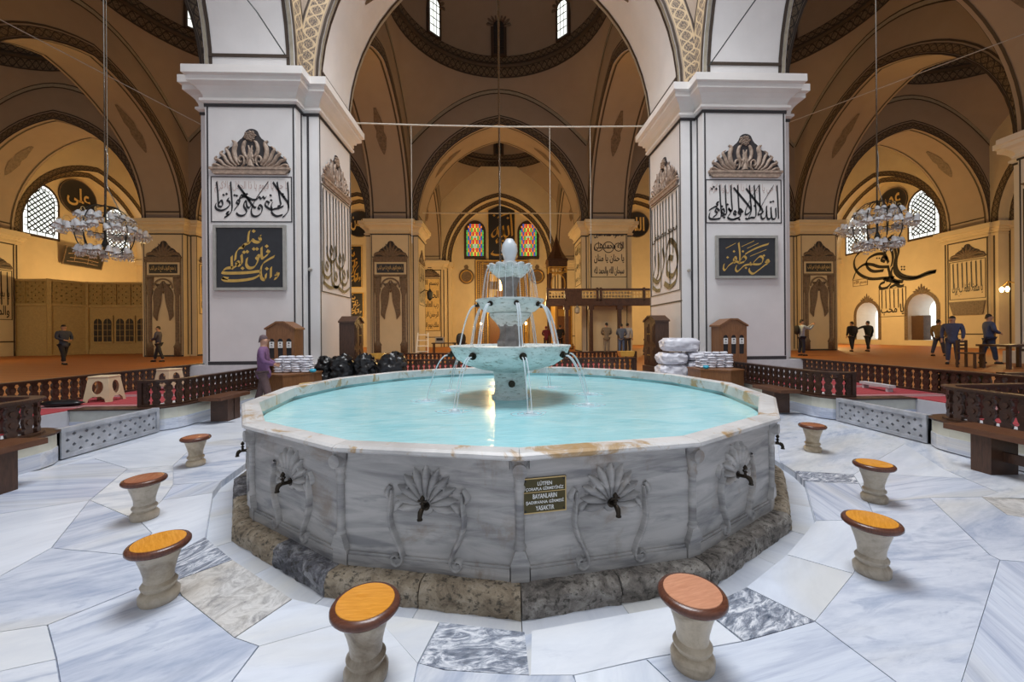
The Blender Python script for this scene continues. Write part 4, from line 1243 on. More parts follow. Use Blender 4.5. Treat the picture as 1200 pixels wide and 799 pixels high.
for sx, nm in ((-1, 'left'), (1, 'right')):
    X = lambda v: CX + sx * v
    # far section: from the pillar forward, rounding into the passage
    pts = [(X(5.62), 9.55)] + [(X(5.62), 6.95)] + [(X(5.62 + .3 - .3 * math.cos(R(a))), 6.95 - .3 * math.sin(R(a))) for a in (22, 45, 68, 90)] + [(X(6.05), 6.65)]
    rail_path('balustrade', 'carved dark wooden balustrade on the %s, beyond the lattice panel and above the far bench' % nm, pts, ZP)
    pts = [(X(7.9), 5.0), (X(5.98), 5.0)] + [(X(5.62 + .3 - .3 * math.sin(R(a))), 4.70 + .3 * math.cos(R(a))) for a in (22, 45, 68, 90)] + [(X(5.62), 1.2)]
    rail_path('balustrade', 'nearest carved balustrade cut by the %s picture edge, with a curved corner' % nm, pts, ZP)
    pts = [(X(8.0), 11.0), (X(8.0), 1.5)]
    rail_path('balustrade', 'outer wooden balustrade between red aisle carpet and rust carpet, %s side' % nm, pts, ZP)
    # kerb wall below: ivory upper band, marble lower band
    for nm2, pl in (('far', [(X(5.62), 9.75), (X(5.62), 6.92)] + [(X(5.62 + .34 - .34 * math.cos(R(a))), 6.92 - .34 * math.sin(R(a))) for a in (22, 45, 68, 90)] + [(X(7.0), 6.58)]),
                    ('near', [(X(7.0), 5.07), (X(5.96), 5.07)] + [(X(5.62 + .34 - .34 * math.sin(R(a))), 4.73 + .34 * math.cos(R(a))) for a in (22, 45, 68, 90)] + [(X(5.62), .5)])):
        kb = sroot('trim_1', '%s kerb wall under the %s balustrade' % (nm2, nm))
        for z0, z1, off, mt, pn in ((.07, .25, .115, 'slab', 'marble_band'), (.25, .43, .105, 'greenwhite', 'painted_band'), (.425, .445, .14, 'woodrail', 'ledge')):
            rows = []; V_ = [Vector(p) for p in pl]
            for i, p in enumerate(V_):
                d1 = (V_[i] - V_[i - 1]).normalized() if i else None; d2 = (V_[i + 1] - V_[i]).normalized() if i < len(V_) - 1 else None
                d = ((d1 or d2) + (d2 or d1)).normalized(); n_ = Vector((-d.y, d.x)) * off
                rows.append([(p.x + n_.x, p.y + n_.y, z0), (p.x + n_.x, p.y + n_.y, z1), (p.x - n_.x, p.y - n_.y, z1), (p.x - n_.x, p.y - n_.y, z0)])
            mm = MB(); mm.grid(rows, cv=True, uv=lambda i, j: (i * .5, j * .5)); mm.f.append((0, 1, 2, 3)); mm.uv.append(None); n = len(rows); mm.f.append(tuple(4 * (n - 1) + k for k in range(4))); mm.uv.append(None)
            part(pn, mm, M[mt], kb)
    # pierced marble panel closing the passage
    holes = []
    W_, H_ = 1.42, .36
    for i in range(17):
        for j in range(4):
            cx_, cz = .09 + i * .0775, .075 + j * .07 + (.0)
            if (i + j) % 2: continue
            r_ = .026
            holes.append([(cx_ + r_ * math.cos(R(90 * q + 45 * 0)), cz + r_ * math.sin(R(90 * q))) for q in range(4)])
    me = sheet([(0, 0), (W_, 0), (W_, H_), (0, H_)], holes, .05)
    lt = thing('lattice_panel', 'low pierced grey marble panel closing the %s passage' % nm, 'panel', (X(5.66), 5.09 if sx < 0 else 6.53, .07), R(90) if sx < 0 else R(-90))
    part('pierced_plate', me, M['lattice'], lt)
    mm = MB(); mm.bb(0, W_, -.02, .07, 0, .05); mm.bb(0, W_, -.02, .07, H_ - .035, H_ + .02); mm.bb(0, .05, -.02, .07, .05, H_ - .035); mm.bb(W_ - .05, W_, -.02, .07, .05, H_ - .035); part('frame', mm, M['lattice'], lt)
    # benches
    def bench(label, y0, y1):
        L = y1 - y0
        b = thing('bench', label, 'bench', (X(5.17), (y0 + y1) / 2, .07), 0)
        mm = MB(); mm.bb(-.19, .19, -L / 2, L / 2, .40, .46); part('seat', mm, M['woodbench'], b)
        nl = 3 if L > 2.6 else 2
        for q in range(nl):
            yy = -L / 2 + .32 + q * (L - .64) / (nl - 1)
            mm = MB(); mm.bb(-.15, .15, yy - .09, yy + .09, 0, .40); part('leg', mm, M['wood'], b)
        mm = MB(); mm.bb(-.02, .02, -L / 2 + .3, L / 2 - .3, .14, .24); part('stretcher', mm, M['wood'], b)
    bench('long brown wooden bench against the near %s kerb, cut by the picture edge' % nm, 1.4, 4.35)
    bench('brown wooden bench under the far %s balustrade beside the basin' % nm, 6.95, 7.75)
rail_path('balustrade', 'low dark balustrade directly behind the fountain, nearer of the two', [(CX - 3.85, 11.35), (CX + 3.85, 11.35)], ZP, merged=True)
rail_path('balustrade', 'second low balustrade behind the fountain, farther back across the nave', [(CX - 5.0, 15.1), (CX + 5.2, 15.1)], ZP, merged=True)
rail_path('balustrade', 'balustrade running right behind the near right rail with bright knobs', [(CX + 8.3, 6.3), (CX + 11.5, 6.3)], ZP, merged=True)

# ================================================================== THINGS IN THE COURT
def plastic_stool(label, loc, rz):
    t = thing('plastic_stool', label, 'stool', loc, rz, 'beige plastic stools')
    w0, w1, h = .20, .145, .46
    for q in range(4):
        an = q * PI / 2
        outer = [(-w0, 0), (-w0 + .07, 0), (-w0 + .085, .06), (-.06, .10), (.06, .10), (w0 - .085, .06), (w0 - .07, 0), (w0, 0), (w1, h - .03), (-w1, h - .03)]
        hole = [(.085 * math.cos(2 * PI * j / 16), .26 + .12 * math.sin(2 * PI * j / 16)) for j in range(16)]
        me = sheet(outer, [hole], .012)
        # tilt the side inwards
        k = (w0 - w1) / h
        for v in me.vertices: v.co.y = v.co.y - w0 + k * v.co.z
        me.transform(Matrix.Rotation(an, 4, 'Z')); part('side', me, M['stoolplastic'], t)
    mm = MB(); mm.bb(-w1 - .012, w1 + .012, -w1 - .012, w1 + .012, h - .035, h); o = part('seat', mm, M['stoolplastic'], t)
    bv = o.modifiers.new('round', 'BEVEL'); bv.width = .012; bv.segments = 2
plastic_stool('beige plastic stool standing clear on the red carpet at left', (-7.15, 7.35, ZP), R(12))
plastic_stool('beige plastic stool half hidden behind the left balustrade end', (-7.15, 8.75, ZP), R(-8))
def dispenser(label, loc, rz, doors=False):
    t = thing('cabinet', label, 'cabinet', loc, rz)
    w_, d_, h_, g = (.33, .20, 1.26, .14) if doors else (.33, .24, 1.26, .16)
    if not doors:
        slots = []
        for x in (-.20, 0, .20):
            slots.append([(x + .06, .55), (x + .06, .95)] + [(x + .06 * math.cos(PI * j / 8), .95 + .08 * math.sin(PI * j / 8)) for j in range(1, 8)] + [(x - .06, .95), (x - .06, .55)])
        me = sheet([(-w_, 0), (w_, 0), (w_, h_), (.08, h_ + g), (-.08, h_ + g), (-w_, h_)], slots, .02); me.transform(Matrix.Translation((0, -d_, 0))); part('front', me, M['woodmid'], t)
        mm = MB(); mm.slab([(-w_ + .01, 0), (w_ - .01, 0), (w_ - .01, h_), (.08, h_ + g - .01), (-.08, h_ + g - .01), (-w_ + .01, h_)], -d_ + .05, d_); part('body', mm, M['woodmid'], t)
        mm = MB()
        for x in (-.20, 0, .20): mm.bb(x - .06, x + .06, -d_ + .012, -d_ + .045, .55, 1.02)
        part('slot_lining', mm, M['ink'], t)
        for x in (-.20, 0, .20):
            mm = MB(); mm.bb(x - .052, x + .052, -d_ - .006, -d_ + .02, .80, .95); lb = part('card', mm, M['paper'], t)
            m2 = MB(); m2.bb(x - .022, x + .022, -d_ - .009, -d_ - .006, .90, .93); m2.bb(x - .03, x + .03, -d_ - .009, -d_ - .006, .83, .84); m2.bb(x - .025, x + .02, -d_ - .009, -d_ - .006, .86, .87); part('print', m2, M['darkpanel'], lb)
    else:
        mm = MB(); mm.slab([(-w_, 0), (w_, 0), (w_, h_), (.20, h_ + .10), (0, h_ + .14), (-.20, h_ + .10), (-w_, h_)], -d_, d_); part('body', mm, M['wood'], t)
        for sx in (-1, 1):
            for z0, z1 in ((.08, .52), (.62, 1.18)):
                mm = MB(); x0, x1 = sorted((sx * .03, sx * .29)); mm.bb(x0, x1, -d_ - .02, -d_, z0, z1)
                mm.bb(x0 + .06, x1 - .06, -d_ - .035, -d_ - .02, z0 + .07, z1 - .07); o = part('door', mm, M['wood'], t)
                m2 = MB(); m2.tube([(sx * .05, -d_ - .02, (z0 + z1) / 2), (sx * .05, -d_ - .05, (z0 + z1) / 2)], .012, 8); part('knob', m2, M['gold'], o)
    mm = MB(); mm.slab([(-w_ - .03, h_ - .02), (-w_ - .03, h_ + .02), (-.09, h_ + g + .025), (.09, h_ + g + .025), (w_ + .03, h_ + .02), (w_ + .03, h_ - .02), (.08, h_ + g - .02), (-.08, h_ + g - .02)], -d_ - .03, d_ + .02); part('roof', mm, M['woodmid' if not doors else 'wood'], t)
    return t
dispenser('brown wooden dispenser cabinet with three arched slots, left of the fountain', (-5.28, 9.88, .50), R(2))
dispenser('brown wooden dispenser cabinet with three arched slots, right of the fountain', (5.93, 9.88, .50), R(-2))
mm = MB(); mm.bb(-5.62, -4.94, 9.62, 10.12, ZP, .50); solo('pallet', mm, M['wood'], 'dark wooden base under the left dispenser cabinet', 'pallet')
mm = MB(); mm.bb(5.59, 6.27, 9.62, 10.12, ZP, .50); solo('pallet', mm, M['wood'], 'dark wooden base under the right dispenser cabinet', 'pallet')
dispenser('dark wooden cupboard seen edge on against the left pillar', (-4.02, 10.85, ZP + .245), R(90), True)
dispenser('dark wooden cupboard with arched doors against the right pillar', (4.50, 11.0, ZP + .225), R(-84), True)
for x, y in ((-4.02, 10.85), (4.50, 11.0)):
    mm = MB(); mm.bb(x - .3, x + .3, y - .28, y + .28, ZP, ZP + .22 + (.02 if x < 0 else 0)); solo('plinth_box', mm, M['wood'], 'dark box under the %s pillar cupboard' % ('left' if x < 0 else 'right'), 'box')
def open_box(label, pts):
    t = thing('wooden_chest', label, 'box', (pts[0][0], pts[0][1], .07), 0)
    q = [(p[0] - pts[0][0], p[1] - pts[0][1]) for p in pts]
    mm = MB(); mm.prism(q, 0, .66); part('body', mm, M['woodmid'], t)
    cx_ = sum(p[0] for p in q) / len(q); cy_ = sum(p[1] for p in q) / len(q)
    mm = MB(); mm.prism([(cx_ + (p[0] - cx_) * 1.04, cy_ + (p[1] - cy_) * 1.04) for p in q], .66, .69); part('lid', mm, M['woodmid'], t)
open_box('brown corner chest stacked with white packages, left of the fountain', [(-5.12, 8.7), (-4.6, 8.5), (-4.18, 9.0), (-4.18, 9.4), (-5.12, 9.4)])
open_box('brown corner chest stacked with white packages, right of the fountain', [(4.62, 8.8), (5.1, 8.42), (5.52, 8.62), (5.52, 9.4), (4.62, 9.4)])
rg = random.Random(11)
def blob(rx, ry, rz_, n=12, k=8, seed=0, rough=.12, flat_=.25):
    r_ = random.Random(seed); m = MB(); rows = []
    cr = [[1 + r_.uniform(-rough, rough) for _ in range(n)] for _ in range(k + 1)]
    for i in range(k + 1):
        t = PI * i / k; row_ = []
        for j in range(n):
            a = 2 * PI * j / n; c_ = math.cos(t)
            x, y = math.sin(t) ** .6 * math.cos(a), math.sin(t) ** .6 * math.sin(a)
            f = cr[i][j] if 0 < i < k else 1
            row_.append((rx * x * f, ry * y * f, rz_ * (1 + c_ * (f if c_ > 0 else 1))))
        rows.append(row_)
    m.grid(rows[::-1], cv=True); return m
pk = [blob(.10, .075, .028, 10, 6, s_, .10).mesh('package', True) for s_ in range(4)]
for me in pk: me.materials.append(M['white_plastic'])
cnt = 0
for side, cx0, y0, tag in ((-1, -4.97, 9.0, 'left'), (1, 4.80, 9.0, 'right')):
    for ix in range(4):
        for iy in range(2):
            hgt = 6 if iy == 0 else 7
            if side > 0 and ix < 1: hgt -= 2
            for iz in range(hgt):
                o = bpy.data.objects.new('package', pk[rg.randrange(4)]); COL.objects.link(o)
                o.location = (cx0 + ix * .2 + rg.uniform(-.015, .015), y0 + iy * .19 + rg.uniform(-.01, .01), .762 + iz * .053); o.rotation_euler = (0, 0, rg.uniform(-.3, .3))
                o['label'] = 'white package on the %s chest, %s column, %s row, %s' % (tag, ('first', 'second', 'third', 'fourth')[ix], ('front', 'back')[iy], ('bottom layer', 'second layer', 'third layer', 'fourth layer', 'fifth layer', 'sixth layer', 'top layer')[iz]); o['category'] = 'package'; o['group'] = 'white packages on the %s chest' % tag
for x, y, nm in ((-4.2, 8.98, 'left'), (4.75, 8.80, 'right')):
    solo('blue_package', blob(.07, .06, .04, 10, 6, 5, .15), M['bluebit'], 'light blue package beside the white pile on the %s chest' % nm, 'package', (x, y, .762), .3, smooth=True)
# black bin bags and white bales
from mathutils import noise as mnoise
def crumple(m, amp, freq, seed, ridged=True):
    out = []
    for p in m.v:
        q = Vector(p) * freq + Vector((seed * 7.1, seed * 3.3, 0))
        n1 = mnoise.noise(q); n2 = mnoise.noise(q * 2.3)
        k = ((1 - abs(n1) * 2.2) * .7 + (1 - abs(n2) * 2) * .3 - .45) if ridged else n1
        d = Vector((p[0], p[1], 0)); d = d.normalized() if d.length > 1e-4 else Vector((0, 0, 1))
        out.append((p[0] + d.x * amp * k, p[1] + d.y * amp * k, max(0, p[2] + amp * .5 * n2 * (p[2] > .02))))
    m.v = out
    return m
def bag(label, loc, rx, rz_, seed, tilt=0, lean=0):
    t = thing('bin_bag', label, 'bag', loc, tilt)
    n, k = 44, 22; m = MB(); rows = []
    for i in range(k + 1):
        s_ = i / k
        base = .84 + .22 * math.sin(PI * min(1, s_ * 1.05)) if s_ < .75 else .84 + .22 * math.sin(PI * .7875) - 2.2 * (s_ - .75) ** 1.2
        base = max(.22, base)
        rows.append([(rx * base * math.cos(2 * PI * j / n) + lean * s_ * s_, rx * .85 * base * math.sin(2 * PI * j / n), rz_ * (s_ if s_ < .96 else .95)) for j in range(n)])
    rows.append([(lean, 0, rz_ * .93)] * n)
    m.grid(rows[::-1], cv=True); crumple(m, .085, 5.5, seed)
    part('sack', m, M['black_plastic'], t, auto=42)
    mm = MB()
    rr = random.Random(seed)
    for q in range(5):
        a = rr.uniform(0, 6.28)
        mm.tube([(lean, 0, rz_ * .88), (lean + .07 * math.cos(a), .05 * math.sin(a), rz_ * 1.0), (lean + .13 * math.cos(a), .10 * math.sin(a), rz_ * .96)], [.035, .03, .008], 5)
    part('gathered_top', mm, M['black_plastic'], t, auto=40)
bag('black bin bag, leftmost and half hidden behind the white packages', (-4.42, 10.05, ZP), .19, .62, 1)
bag('full black bin bag standing next to the brown chest', (-3.93, 9.98, ZP), .27, .68, 2)
bag('black bin bag in the middle of the row beside the fountain', (-3.36, 10.02, ZP), .25, .68, 3)
bag('leaning black bin bag, last one towards the fountain', (-2.74, 10.05, ZP), .31, .72, 4, .15, .10)
bl = [((4.46, 9.98, ZP), .34, .30, .165, 'lowest crumpled white plastic bale at the front of the stack'),
      ((5.18, 9.92, ZP), .34, .28, .215, 'lower white wrapped bale against the chest'),
      ((4.47, 9.98, ZP + .35), .33, .30, .145, 'middle left white wrapped bale in the stack'),
      ((5.18, 9.92, ZP + .45), .34, .28, .10, 'middle right white wrapped bale with a raised edge'),
      ((4.68, 9.96, ZP + .68), .44, .28, .165, 'topmost long white wrapped bale of the stack')]
for i, (lc, rx, ry, rz_, lb) in enumerate(bl):
    m = MB(); n = 52; rows = []; K = 14
    rows.append([(0, 0, 0)] * n)
    for q in range(K + 1):
        s_ = q / K; w_ = (1 - abs(2 * s_ - 1) ** 4) ** .25 if 0 < q < K else .80
        rows.append([(rx * w_ * max(-1, min(1, 1.25 * math.cos(2 * PI * j / n))), ry * w_ * max(-1, min(1, 1.25 * math.sin(2 * PI * j / n))), 2 * rz_ * s_) for j in range(n)])
    for w_ in (.55, .25, 0): rows.append([(rx * w_ * max(-1, min(1, 1.25 * math.cos(2 * PI * j / n))), ry * w_ * max(-1, min(1, 1.25 * math.sin(2 * PI * j / n))), 2 * rz_) for j in range(n)])
    m.grid(rows[::-1], cv=True); crumple(m, .055, 6.5, i + 3)
    solo('wrapped_bale', m, M['white_plastic'], lb, 'bale', lc, rg.uniform(-.10, .10), 'white wrapped bales by the right pillar', auto=45)
for x, y, nm in ((-4.05, 8.55, 'left'), (4.28, 8.25, 'right')):
    t = thing('waste_bin', 'round waste bin with a beige rim beside the %s chest' % nm, 'bin', (x, y, .07), 0)
    mm = MB(); mm.lathe([(.15, 0), (.20, .47), (.185, .47), (.14, .02)], 20); part('drum', mm, M['darkpanel'], t, auto=40)
    mm = MB(); mm.tube([(.205 * math.cos(a), .205 * math.sin(a), .48) for a in [2 * PI * j / 24 for j in range(24)]], .022, 6, closed=True); part('rim', mm, M['goldpale'], t, smooth=True)
for x, nm in ((-3.85, 'left'), (4.05, 'right')):
    t = thing('reading_stand', 'small amber wooden box stand behind the rear balustrade, %s side' % nm, 'stand', (x + (.15 if x < 0 else .0), 12.3, ZP), 0)
    mm = MB(); mm.slab([(-.20, .42), (.20, .42), (.24, .58), (-.24, .58)], -.16, .16); part('box', mm, M['woodgold'], t)
    for sx in (-.16, .16):
        mm = MB(); mm.bb(sx - .02, sx + .02, -.13, .13, 0, .42); part('leg', mm, M['woodgold'], t)
mm = MB(); mm.bb(-.35, .35, -.06, .06, .08, .13)
for sx in (-.28, .28): mm.bb(sx - .02, sx + .02, -.05, .05, 0, .08)
solo('white_board', mm, M['greywall'], 'long low white board lying on the right aisle carpet', 'board', (7.45, 7.45, ZP), R(83))
m = blob(.28, .16, .05, 14, 6, 9, .2)
solo('black_cloth', m, M['black_plastic'], 'crumpled black cloth on the left aisle carpet edge', 'cloth', (-7.35, 6.85, ZP), .2, smooth=True)
t = thing('small_chest', 'small dark olive wooden chest at the end of the outer right balustrade', 'box', (CX + 8.35, 6.85, ZP), 0)
mm = MB(); mm.bb(-.25, .25, -.2, .2, 0, .36); part('body', mm, M['brasssign'], t)
mm = MB(); mm.bb(-.27, .27, -.22, .22, .36, .40); part('lid', mm, M['wood'], t)
# ================================================================== PAINTED ORNAMENT AND LETTERING
def on_face(m, q, off=0.0, half=None):
    """move wall-like geometry (front = -y) onto face q of a pillar, as a part in pillar coordinates"""
    m.v = [(x, y - (half if half is not None else F) - off, z) for x, y, z in m.v]
    return m.xf(Matrix.Rotation(q * PI / 2, 4, 'Z'))
def crest(w_, z0, h_, big=True):
    """carved looking acanthus crest; returns (relief, dark backing, ledge)"""
    r_ = MB(); b = MB(); l = MB()
    top = z0 + h_; cz = z0 + h_ * .42
    # backing silhouette: bumpy outline
    out = []
    for k in range(41):
        t = k / 40; x = -w_ + 2 * w_ * t
        s_ = max(0, 1 - abs(x / w_)) ** .75
        e = z0 + .05 * h_ + h_ * .80 * s_ + .05 * h_ * abs(math.sin(t * PI * 7))
        if abs(x) < w_ * .20: e = max(e, z0 + h_ * .80 + math.sqrt(max(0, (w_ * .20) ** 2 - x * x)) * .9)
        out.append((x + .03 * w_, e + .02 * h_))
    b.slab([(w_, z0)] + out[::-1] + [(-w_, z0)], -.012, 0)
    l.slab([(-w_ * 1.02, z0 + .07 * h_), (-w_ * .92, z0 - .04 * h_), (w_ * .92, z0 - .04 * h_), (w_ * 1.02, z0 + .07 * h_)], -.07, 0)
    l.bb(-w_ * 1.03, w_ * 1.03, -.085, 0, z0 + .06 * h_, z0 + .11 * h_)
    s_ = w_
    if big:
        for j in range(26):                      # head of small blossoms
            a = j * 2.4; rr = .018 * math.sqrt(j) * 1.55 * s_
            x, z = rr * math.cos(a), z0 + h_ * .80 + rr * math.sin(a) * .9
            ridge(r_, [(x - .03 * s_, z), (x, z + .012), (x + .03 * s_, z)], [.02 * s_, .06 * s_, .02 * s_], .05, -.012, 2)
        for sg in (-1, 1):
            X = lambda v: sg * v * s_
            Z = lambda v: z0 + v * h_
            for pts, ws, hh in (
                ([(.03, .30), (.14, .38), (.19, .52), (.15, .66), (.10, .70)], [.05, .10, .10, .04], .05),
                ([(.10, .20), (.05, .35), (.02, .48), (.05, .60)], [.03, .08, .06, .03], .045),
                ([(.22, .14), (.16, .20), (.16, .32), (.24, .36), (.29, .28), (.25, .22), (.21, .26)], [.03, .05, .06, .05, .03], .055),
                ([(.28, .16), (.38, .30), (.42, .48), (.38, .64), (.46, .70)], [.06, .13, .12, .05], .06),
                ([(.34, .14), (.48, .26), (.56, .42), (.62, .52), (.54, .58)], [.05, .10, .08, .03], .05),
                ([(.42, .13), (.58, .22), (.68, .36), (.76, .42), (.70, .48)], [.05, .10, .09, .03], .05),
                ([(.50, .12), (.66, .16), (.78, .26), (.90, .30), (.86, .36)], [.05, .09, .08, .03], .05),
                ([(.60, .11), (.76, .13), (.88, .18), (.96, .16), (.94, .11)], [.04, .08, .06, .03], .045)):
                ridge(r_, [(X(a), Z(c)) for a, c in pts], [w * s_ for w in ws], hh, -.012)
        ridge(r_, [(0, z0 + .14 * h_), (0, z0 + .30 * h_), (0, z0 + .5 * h_)], [.20 * s_, .09 * s_, .14 * s_], .06, -.012)
    else:
        for k in range(-4, 5):
            an = R(90 + k * 19); L = h_ * (.86 - .09 * abs(k)) + .12 * w_ * (abs(k) > 2)
            c, s2 = math.cos(an), math.sin(an)
            ridge(r_, [(c * .05, z0 + .14 * h_), (c * L * .6 * w_ / h_ * 1.1, z0 + .12 * h_ + s2 * L * .62), (c * L * w_ / h_ * 1.05, z0 + .10 * h_ + s2 * L)], [.05 * w_, .20 * w_, .10 * w_, .03 * w_], .06, -.012)
        for sg in (-1, 1):
            ridge(r_, [(sg * .2 * w_, z0 + .16 * h_), (sg * .55 * w_, z0 + .30 * h_), (sg * .85 * w_, z0 + .26 * h_), (sg * .92 * w_, z0 + .12 * h_)], [.1 * w_, .2 * w_, .16 * w_, .05 * w_], .06, -.012)
    return r_, b, l
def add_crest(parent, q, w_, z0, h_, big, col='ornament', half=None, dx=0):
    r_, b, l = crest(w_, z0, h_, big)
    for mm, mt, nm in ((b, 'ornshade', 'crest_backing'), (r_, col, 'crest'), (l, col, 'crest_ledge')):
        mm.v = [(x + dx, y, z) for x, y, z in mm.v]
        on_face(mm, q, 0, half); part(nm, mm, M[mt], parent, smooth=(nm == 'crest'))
def strokes_panel(strk, dots, box, tgt, wd, y=-.012, ang=60, mn=.22):
    m = MB(); bx0, bz0, bx1, bz1 = box; x0, x1, z0, z1 = tgt
    cv = lambda p: (x0 + (p[0] - bx0) / (bx1 - bx0) * (x1 - x0), z1 - (p[1] - bz0) / (bz1 - bz0) * (z1 - z0))
    for s_ in strk:
        k = 1.0
        if isinstance(s_, tuple): k, s_ = s_
        nib(m, [cv(p) for p in s_], wd * k, y, ang, mn=mn)
    for p in dots: x, z = cv(p); dot(m, x, z, wd * .62, y)
    return m
L1 = [[(103, 490), (112, 560), (116, 640), (118, 690)], [(218, 490), (224, 580), (229, 690), (222, 735), (195, 765), (165, 782)], [(205, 735), (182, 745), (200, 764)],
      [(278, 518), (320, 575), (365, 640), (405, 695), (425, 700)], [(527, 488), (480, 550), (430, 620), (398, 680), (385, 730), (395, 765), (430, 772), (465, 745), (475, 700), (455, 680), (440, 700), (458, 715)],
      [(565, 492), (600, 545), (650, 610), (688, 665), (690, 720), (665, 760), (640, 780)], [(598, 490), (610, 560), (622, 640), (628, 680), (600, 690)], [(685, 490), (690, 560), (692, 640), (690, 700)],
      [(205, 625), (188, 640), (207, 655), (210, 680), (180, 710), (140, 725), (105, 715), (92, 690), (100, 665)], [(118, 690), (140, 695), (153, 675), (145, 645), (128, 652), (126, 670)],
      [(245, 722), (270, 690), (292, 655), (276, 640), (264, 660), (287, 675)], [(385, 680), (368, 702), (350, 690), (345, 655), (333, 650), (325, 690), (348, 735), (322, 765), (284, 765), (262, 745)],
      [(510, 608), (496, 627), (481, 612), (466, 629), (449, 614), (430, 633), (395, 636), (340, 612), (310, 616), (290, 632), (302, 600), (330, 606)],
      [(650, 688), (610, 705), (565, 715), (552, 740), (590, 770), (642, 760)], [(560, 655), (548, 690), (556, 718), (520, 702), (500, 680), (507, 650), (532, 662), (520, 682)]]
L1d = [(160, 598), (185, 590), (250, 600), (268, 604), (350, 590), (330, 585), (545, 600), (655, 610), (645, 590), (550, 640), (370, 640)]
R1 = [[(652, 440), (658, 560), (663, 700)], [(640, 615), (641, 690), (612, 700), (602, 650)], [(601, 610), (602, 690), (572, 697), (566, 640)], [(566, 600), (560, 680), (532, 702), (520, 672), (545, 640)],
      [(625, 440), (560, 540), (505, 640), (500, 668), (532, 650), (520, 612), (460, 540), (400, 465)], [(505, 440), (430, 560), (395, 640), (400, 668), (436, 640), (420, 600), (300, 460)],
      [(428, 440), (436, 560), (441, 640), (415, 702)], [(466, 440), (474, 560), (478, 680), (440, 692), (405, 704)], [(508, 440), (512, 560), (514, 640)],
      [(333, 440), (338, 560), (345, 640), (368, 650)], [(375, 650), (350, 625), (335, 650), (356, 670), (340, 692), (300, 704)], [(322, 655), (305, 640), (299, 662), (320, 672)],
      [(278, 440), (282, 560), (286, 640), (255, 620), (276, 650), (250, 690), (290, 707), (342, 692)], [(188, 440), (192, 560), (198, 680), (170, 702), (120, 704), (100, 690), (106, 655)],
      [(232, 440), (236, 560), (241, 660), (214, 662), (200, 640), (216, 625), (226, 650)], [(186, 640), (160, 620), (150, 640), (167, 660), (130, 692)], [(182, 570), (160, 580), (171, 600), (140, 612), (100, 636)]]
R1d = [(125, 470), (140, 455), (210, 678), (222, 690), (205, 605), (160, 470), (600, 570), (620, 565), (400, 700), (250, 590), (345, 705), (470, 600)]
def frame_lines(parent, q, x0, x1, z0, z1, t=.025, mt='line', half=None):
    m = MB(); rect_line(m, x0, x1, z0, z1, t, -.012); on_face(m, q, 0, half); part('panel_border', m, M[mt], parent)
for pil, sx, st, sd, box in ((pA, -1, L1, L1d, (55, 445, 720, 820)), (pB, 1, R1, R1d, (75, 395, 690, 735))):
    x0, x1 = (-1.0, 1.03) if sx < 0 else (-1.07, 1.0)
    add_crest(pil, 0, .97, 5.76, 1.16, True, 'ornament')
    frame_lines(pil, 0, x0, x1, 4.5, 5.67)
    m = MB(); m.bb(x0, x1, -.006, 0, 4.5, 5.67); on_face(m, 0); part('panel_ground', m, M['glasswhite' if False else 'cornice'], pil)
    m = strokes_panel(st, sd, box, (x0, x1, 4.5, 5.67), .062); on_face(m, 0, .004); part('lettering', m, M['ink'], pil, kind='stuff')
    m = MB(); text_into(m, shape_ar('يا حى يا قيوم يا ذا الجلال والاكرام'), x0 + .1, x1 - .1, 5.25, 5.55, -.014); on_face(m, 0); part('faint_lettering', m, M['faintpaint'], pil, kind='stuff')
    q = 1 if sx < 0 else 3
    add_crest(pil, q, .98, 5.80, 1.15, True, 'ornament')
    frame_lines(pil, q, -1.02, 1.02, 2.78, 5.72)
    m = MB()
    for i, x in enumerate((-.90, -.68, -.46, -.24, -.05, .16, .38, .60, .86)):
        zt, zb_ = 5.62, (3.0 if i % 3 == 0 else 3.9 if i % 3 == 1 else 3.4)
        nib(m, [(x - .02, zt), (x, (zt + zb_) / 2), (x + .01, zb_)], .085, -.014)
    if sx < 0:
        for c_, z_ in ((-.7, 3.5), (-.1, 3.3), (.5, 3.45), (.2, 3.9), (-.4, 4.0)):
            nib(m, [(c_ + .25, z_ + .2), (c_ + .3, z_ - .1), (c_ + .05, z_ - .3), (c_ - .25, z_ - .2), (c_ - .3, z_ + .1)], .11, -.014)
            nib(m, [(c_ + .1, z_), (c_ - .02, z_ + .14), (c_ - .1, z_), (c_ + .02, z_ - .1), (c_ + .1, z_)], .09, -.014)
        nib(m, [(-.95, 3.05), (-.5, 2.95), (0, 3.02), (.5, 2.93), (.95, 3.1)], .10, -.014)
    else:
        nib(m, [(.10, 3.9), (.35, 4.3), (.75, 4.1), (.9, 3.6), (.6, 3.25), (.2, 3.4), (.3, 3.8), (.6, 3.75)], .17, -.014)
        nib(m, [(.85, 3.5), (.8, 3.1), (.4, 2.95), (0, 3.1)], .16, -.014)
        nib(m, [(-.1, 4.2), (0, 3.8), (-.2, 3.4), (-.5, 3.2), (-.85, 3.35)], .15, -.014)
        nib(m, [(-.4, 4.1), (-.38, 3.6), (-.6, 3.3)], .12, -.014); nib(m, [(-.7, 4.1), (-.68, 3.7), (-.9, 3.4)], .12, -.014)
        nib(m, [(-.9, 3.1), (-.6, 2.95), (-.3, 2.92)], .12, -.014)
        text_into(m, shape_ar('محمد مصطفى'), -.9, .9, 4.45, 4.75, -.014, .02)
    on_face(m, q); part('lettering', m, M['ink'], pil, kind='stuff')
    m = MB(); m.bb(-A, A, -.010, 0, 2.50 if sx < 0 else 2.46, 2.54 if sx < 0 else 2.50)
    on_face(m, q) ; part('painted_line', m, M['line'], pil) if sx > 0 else None
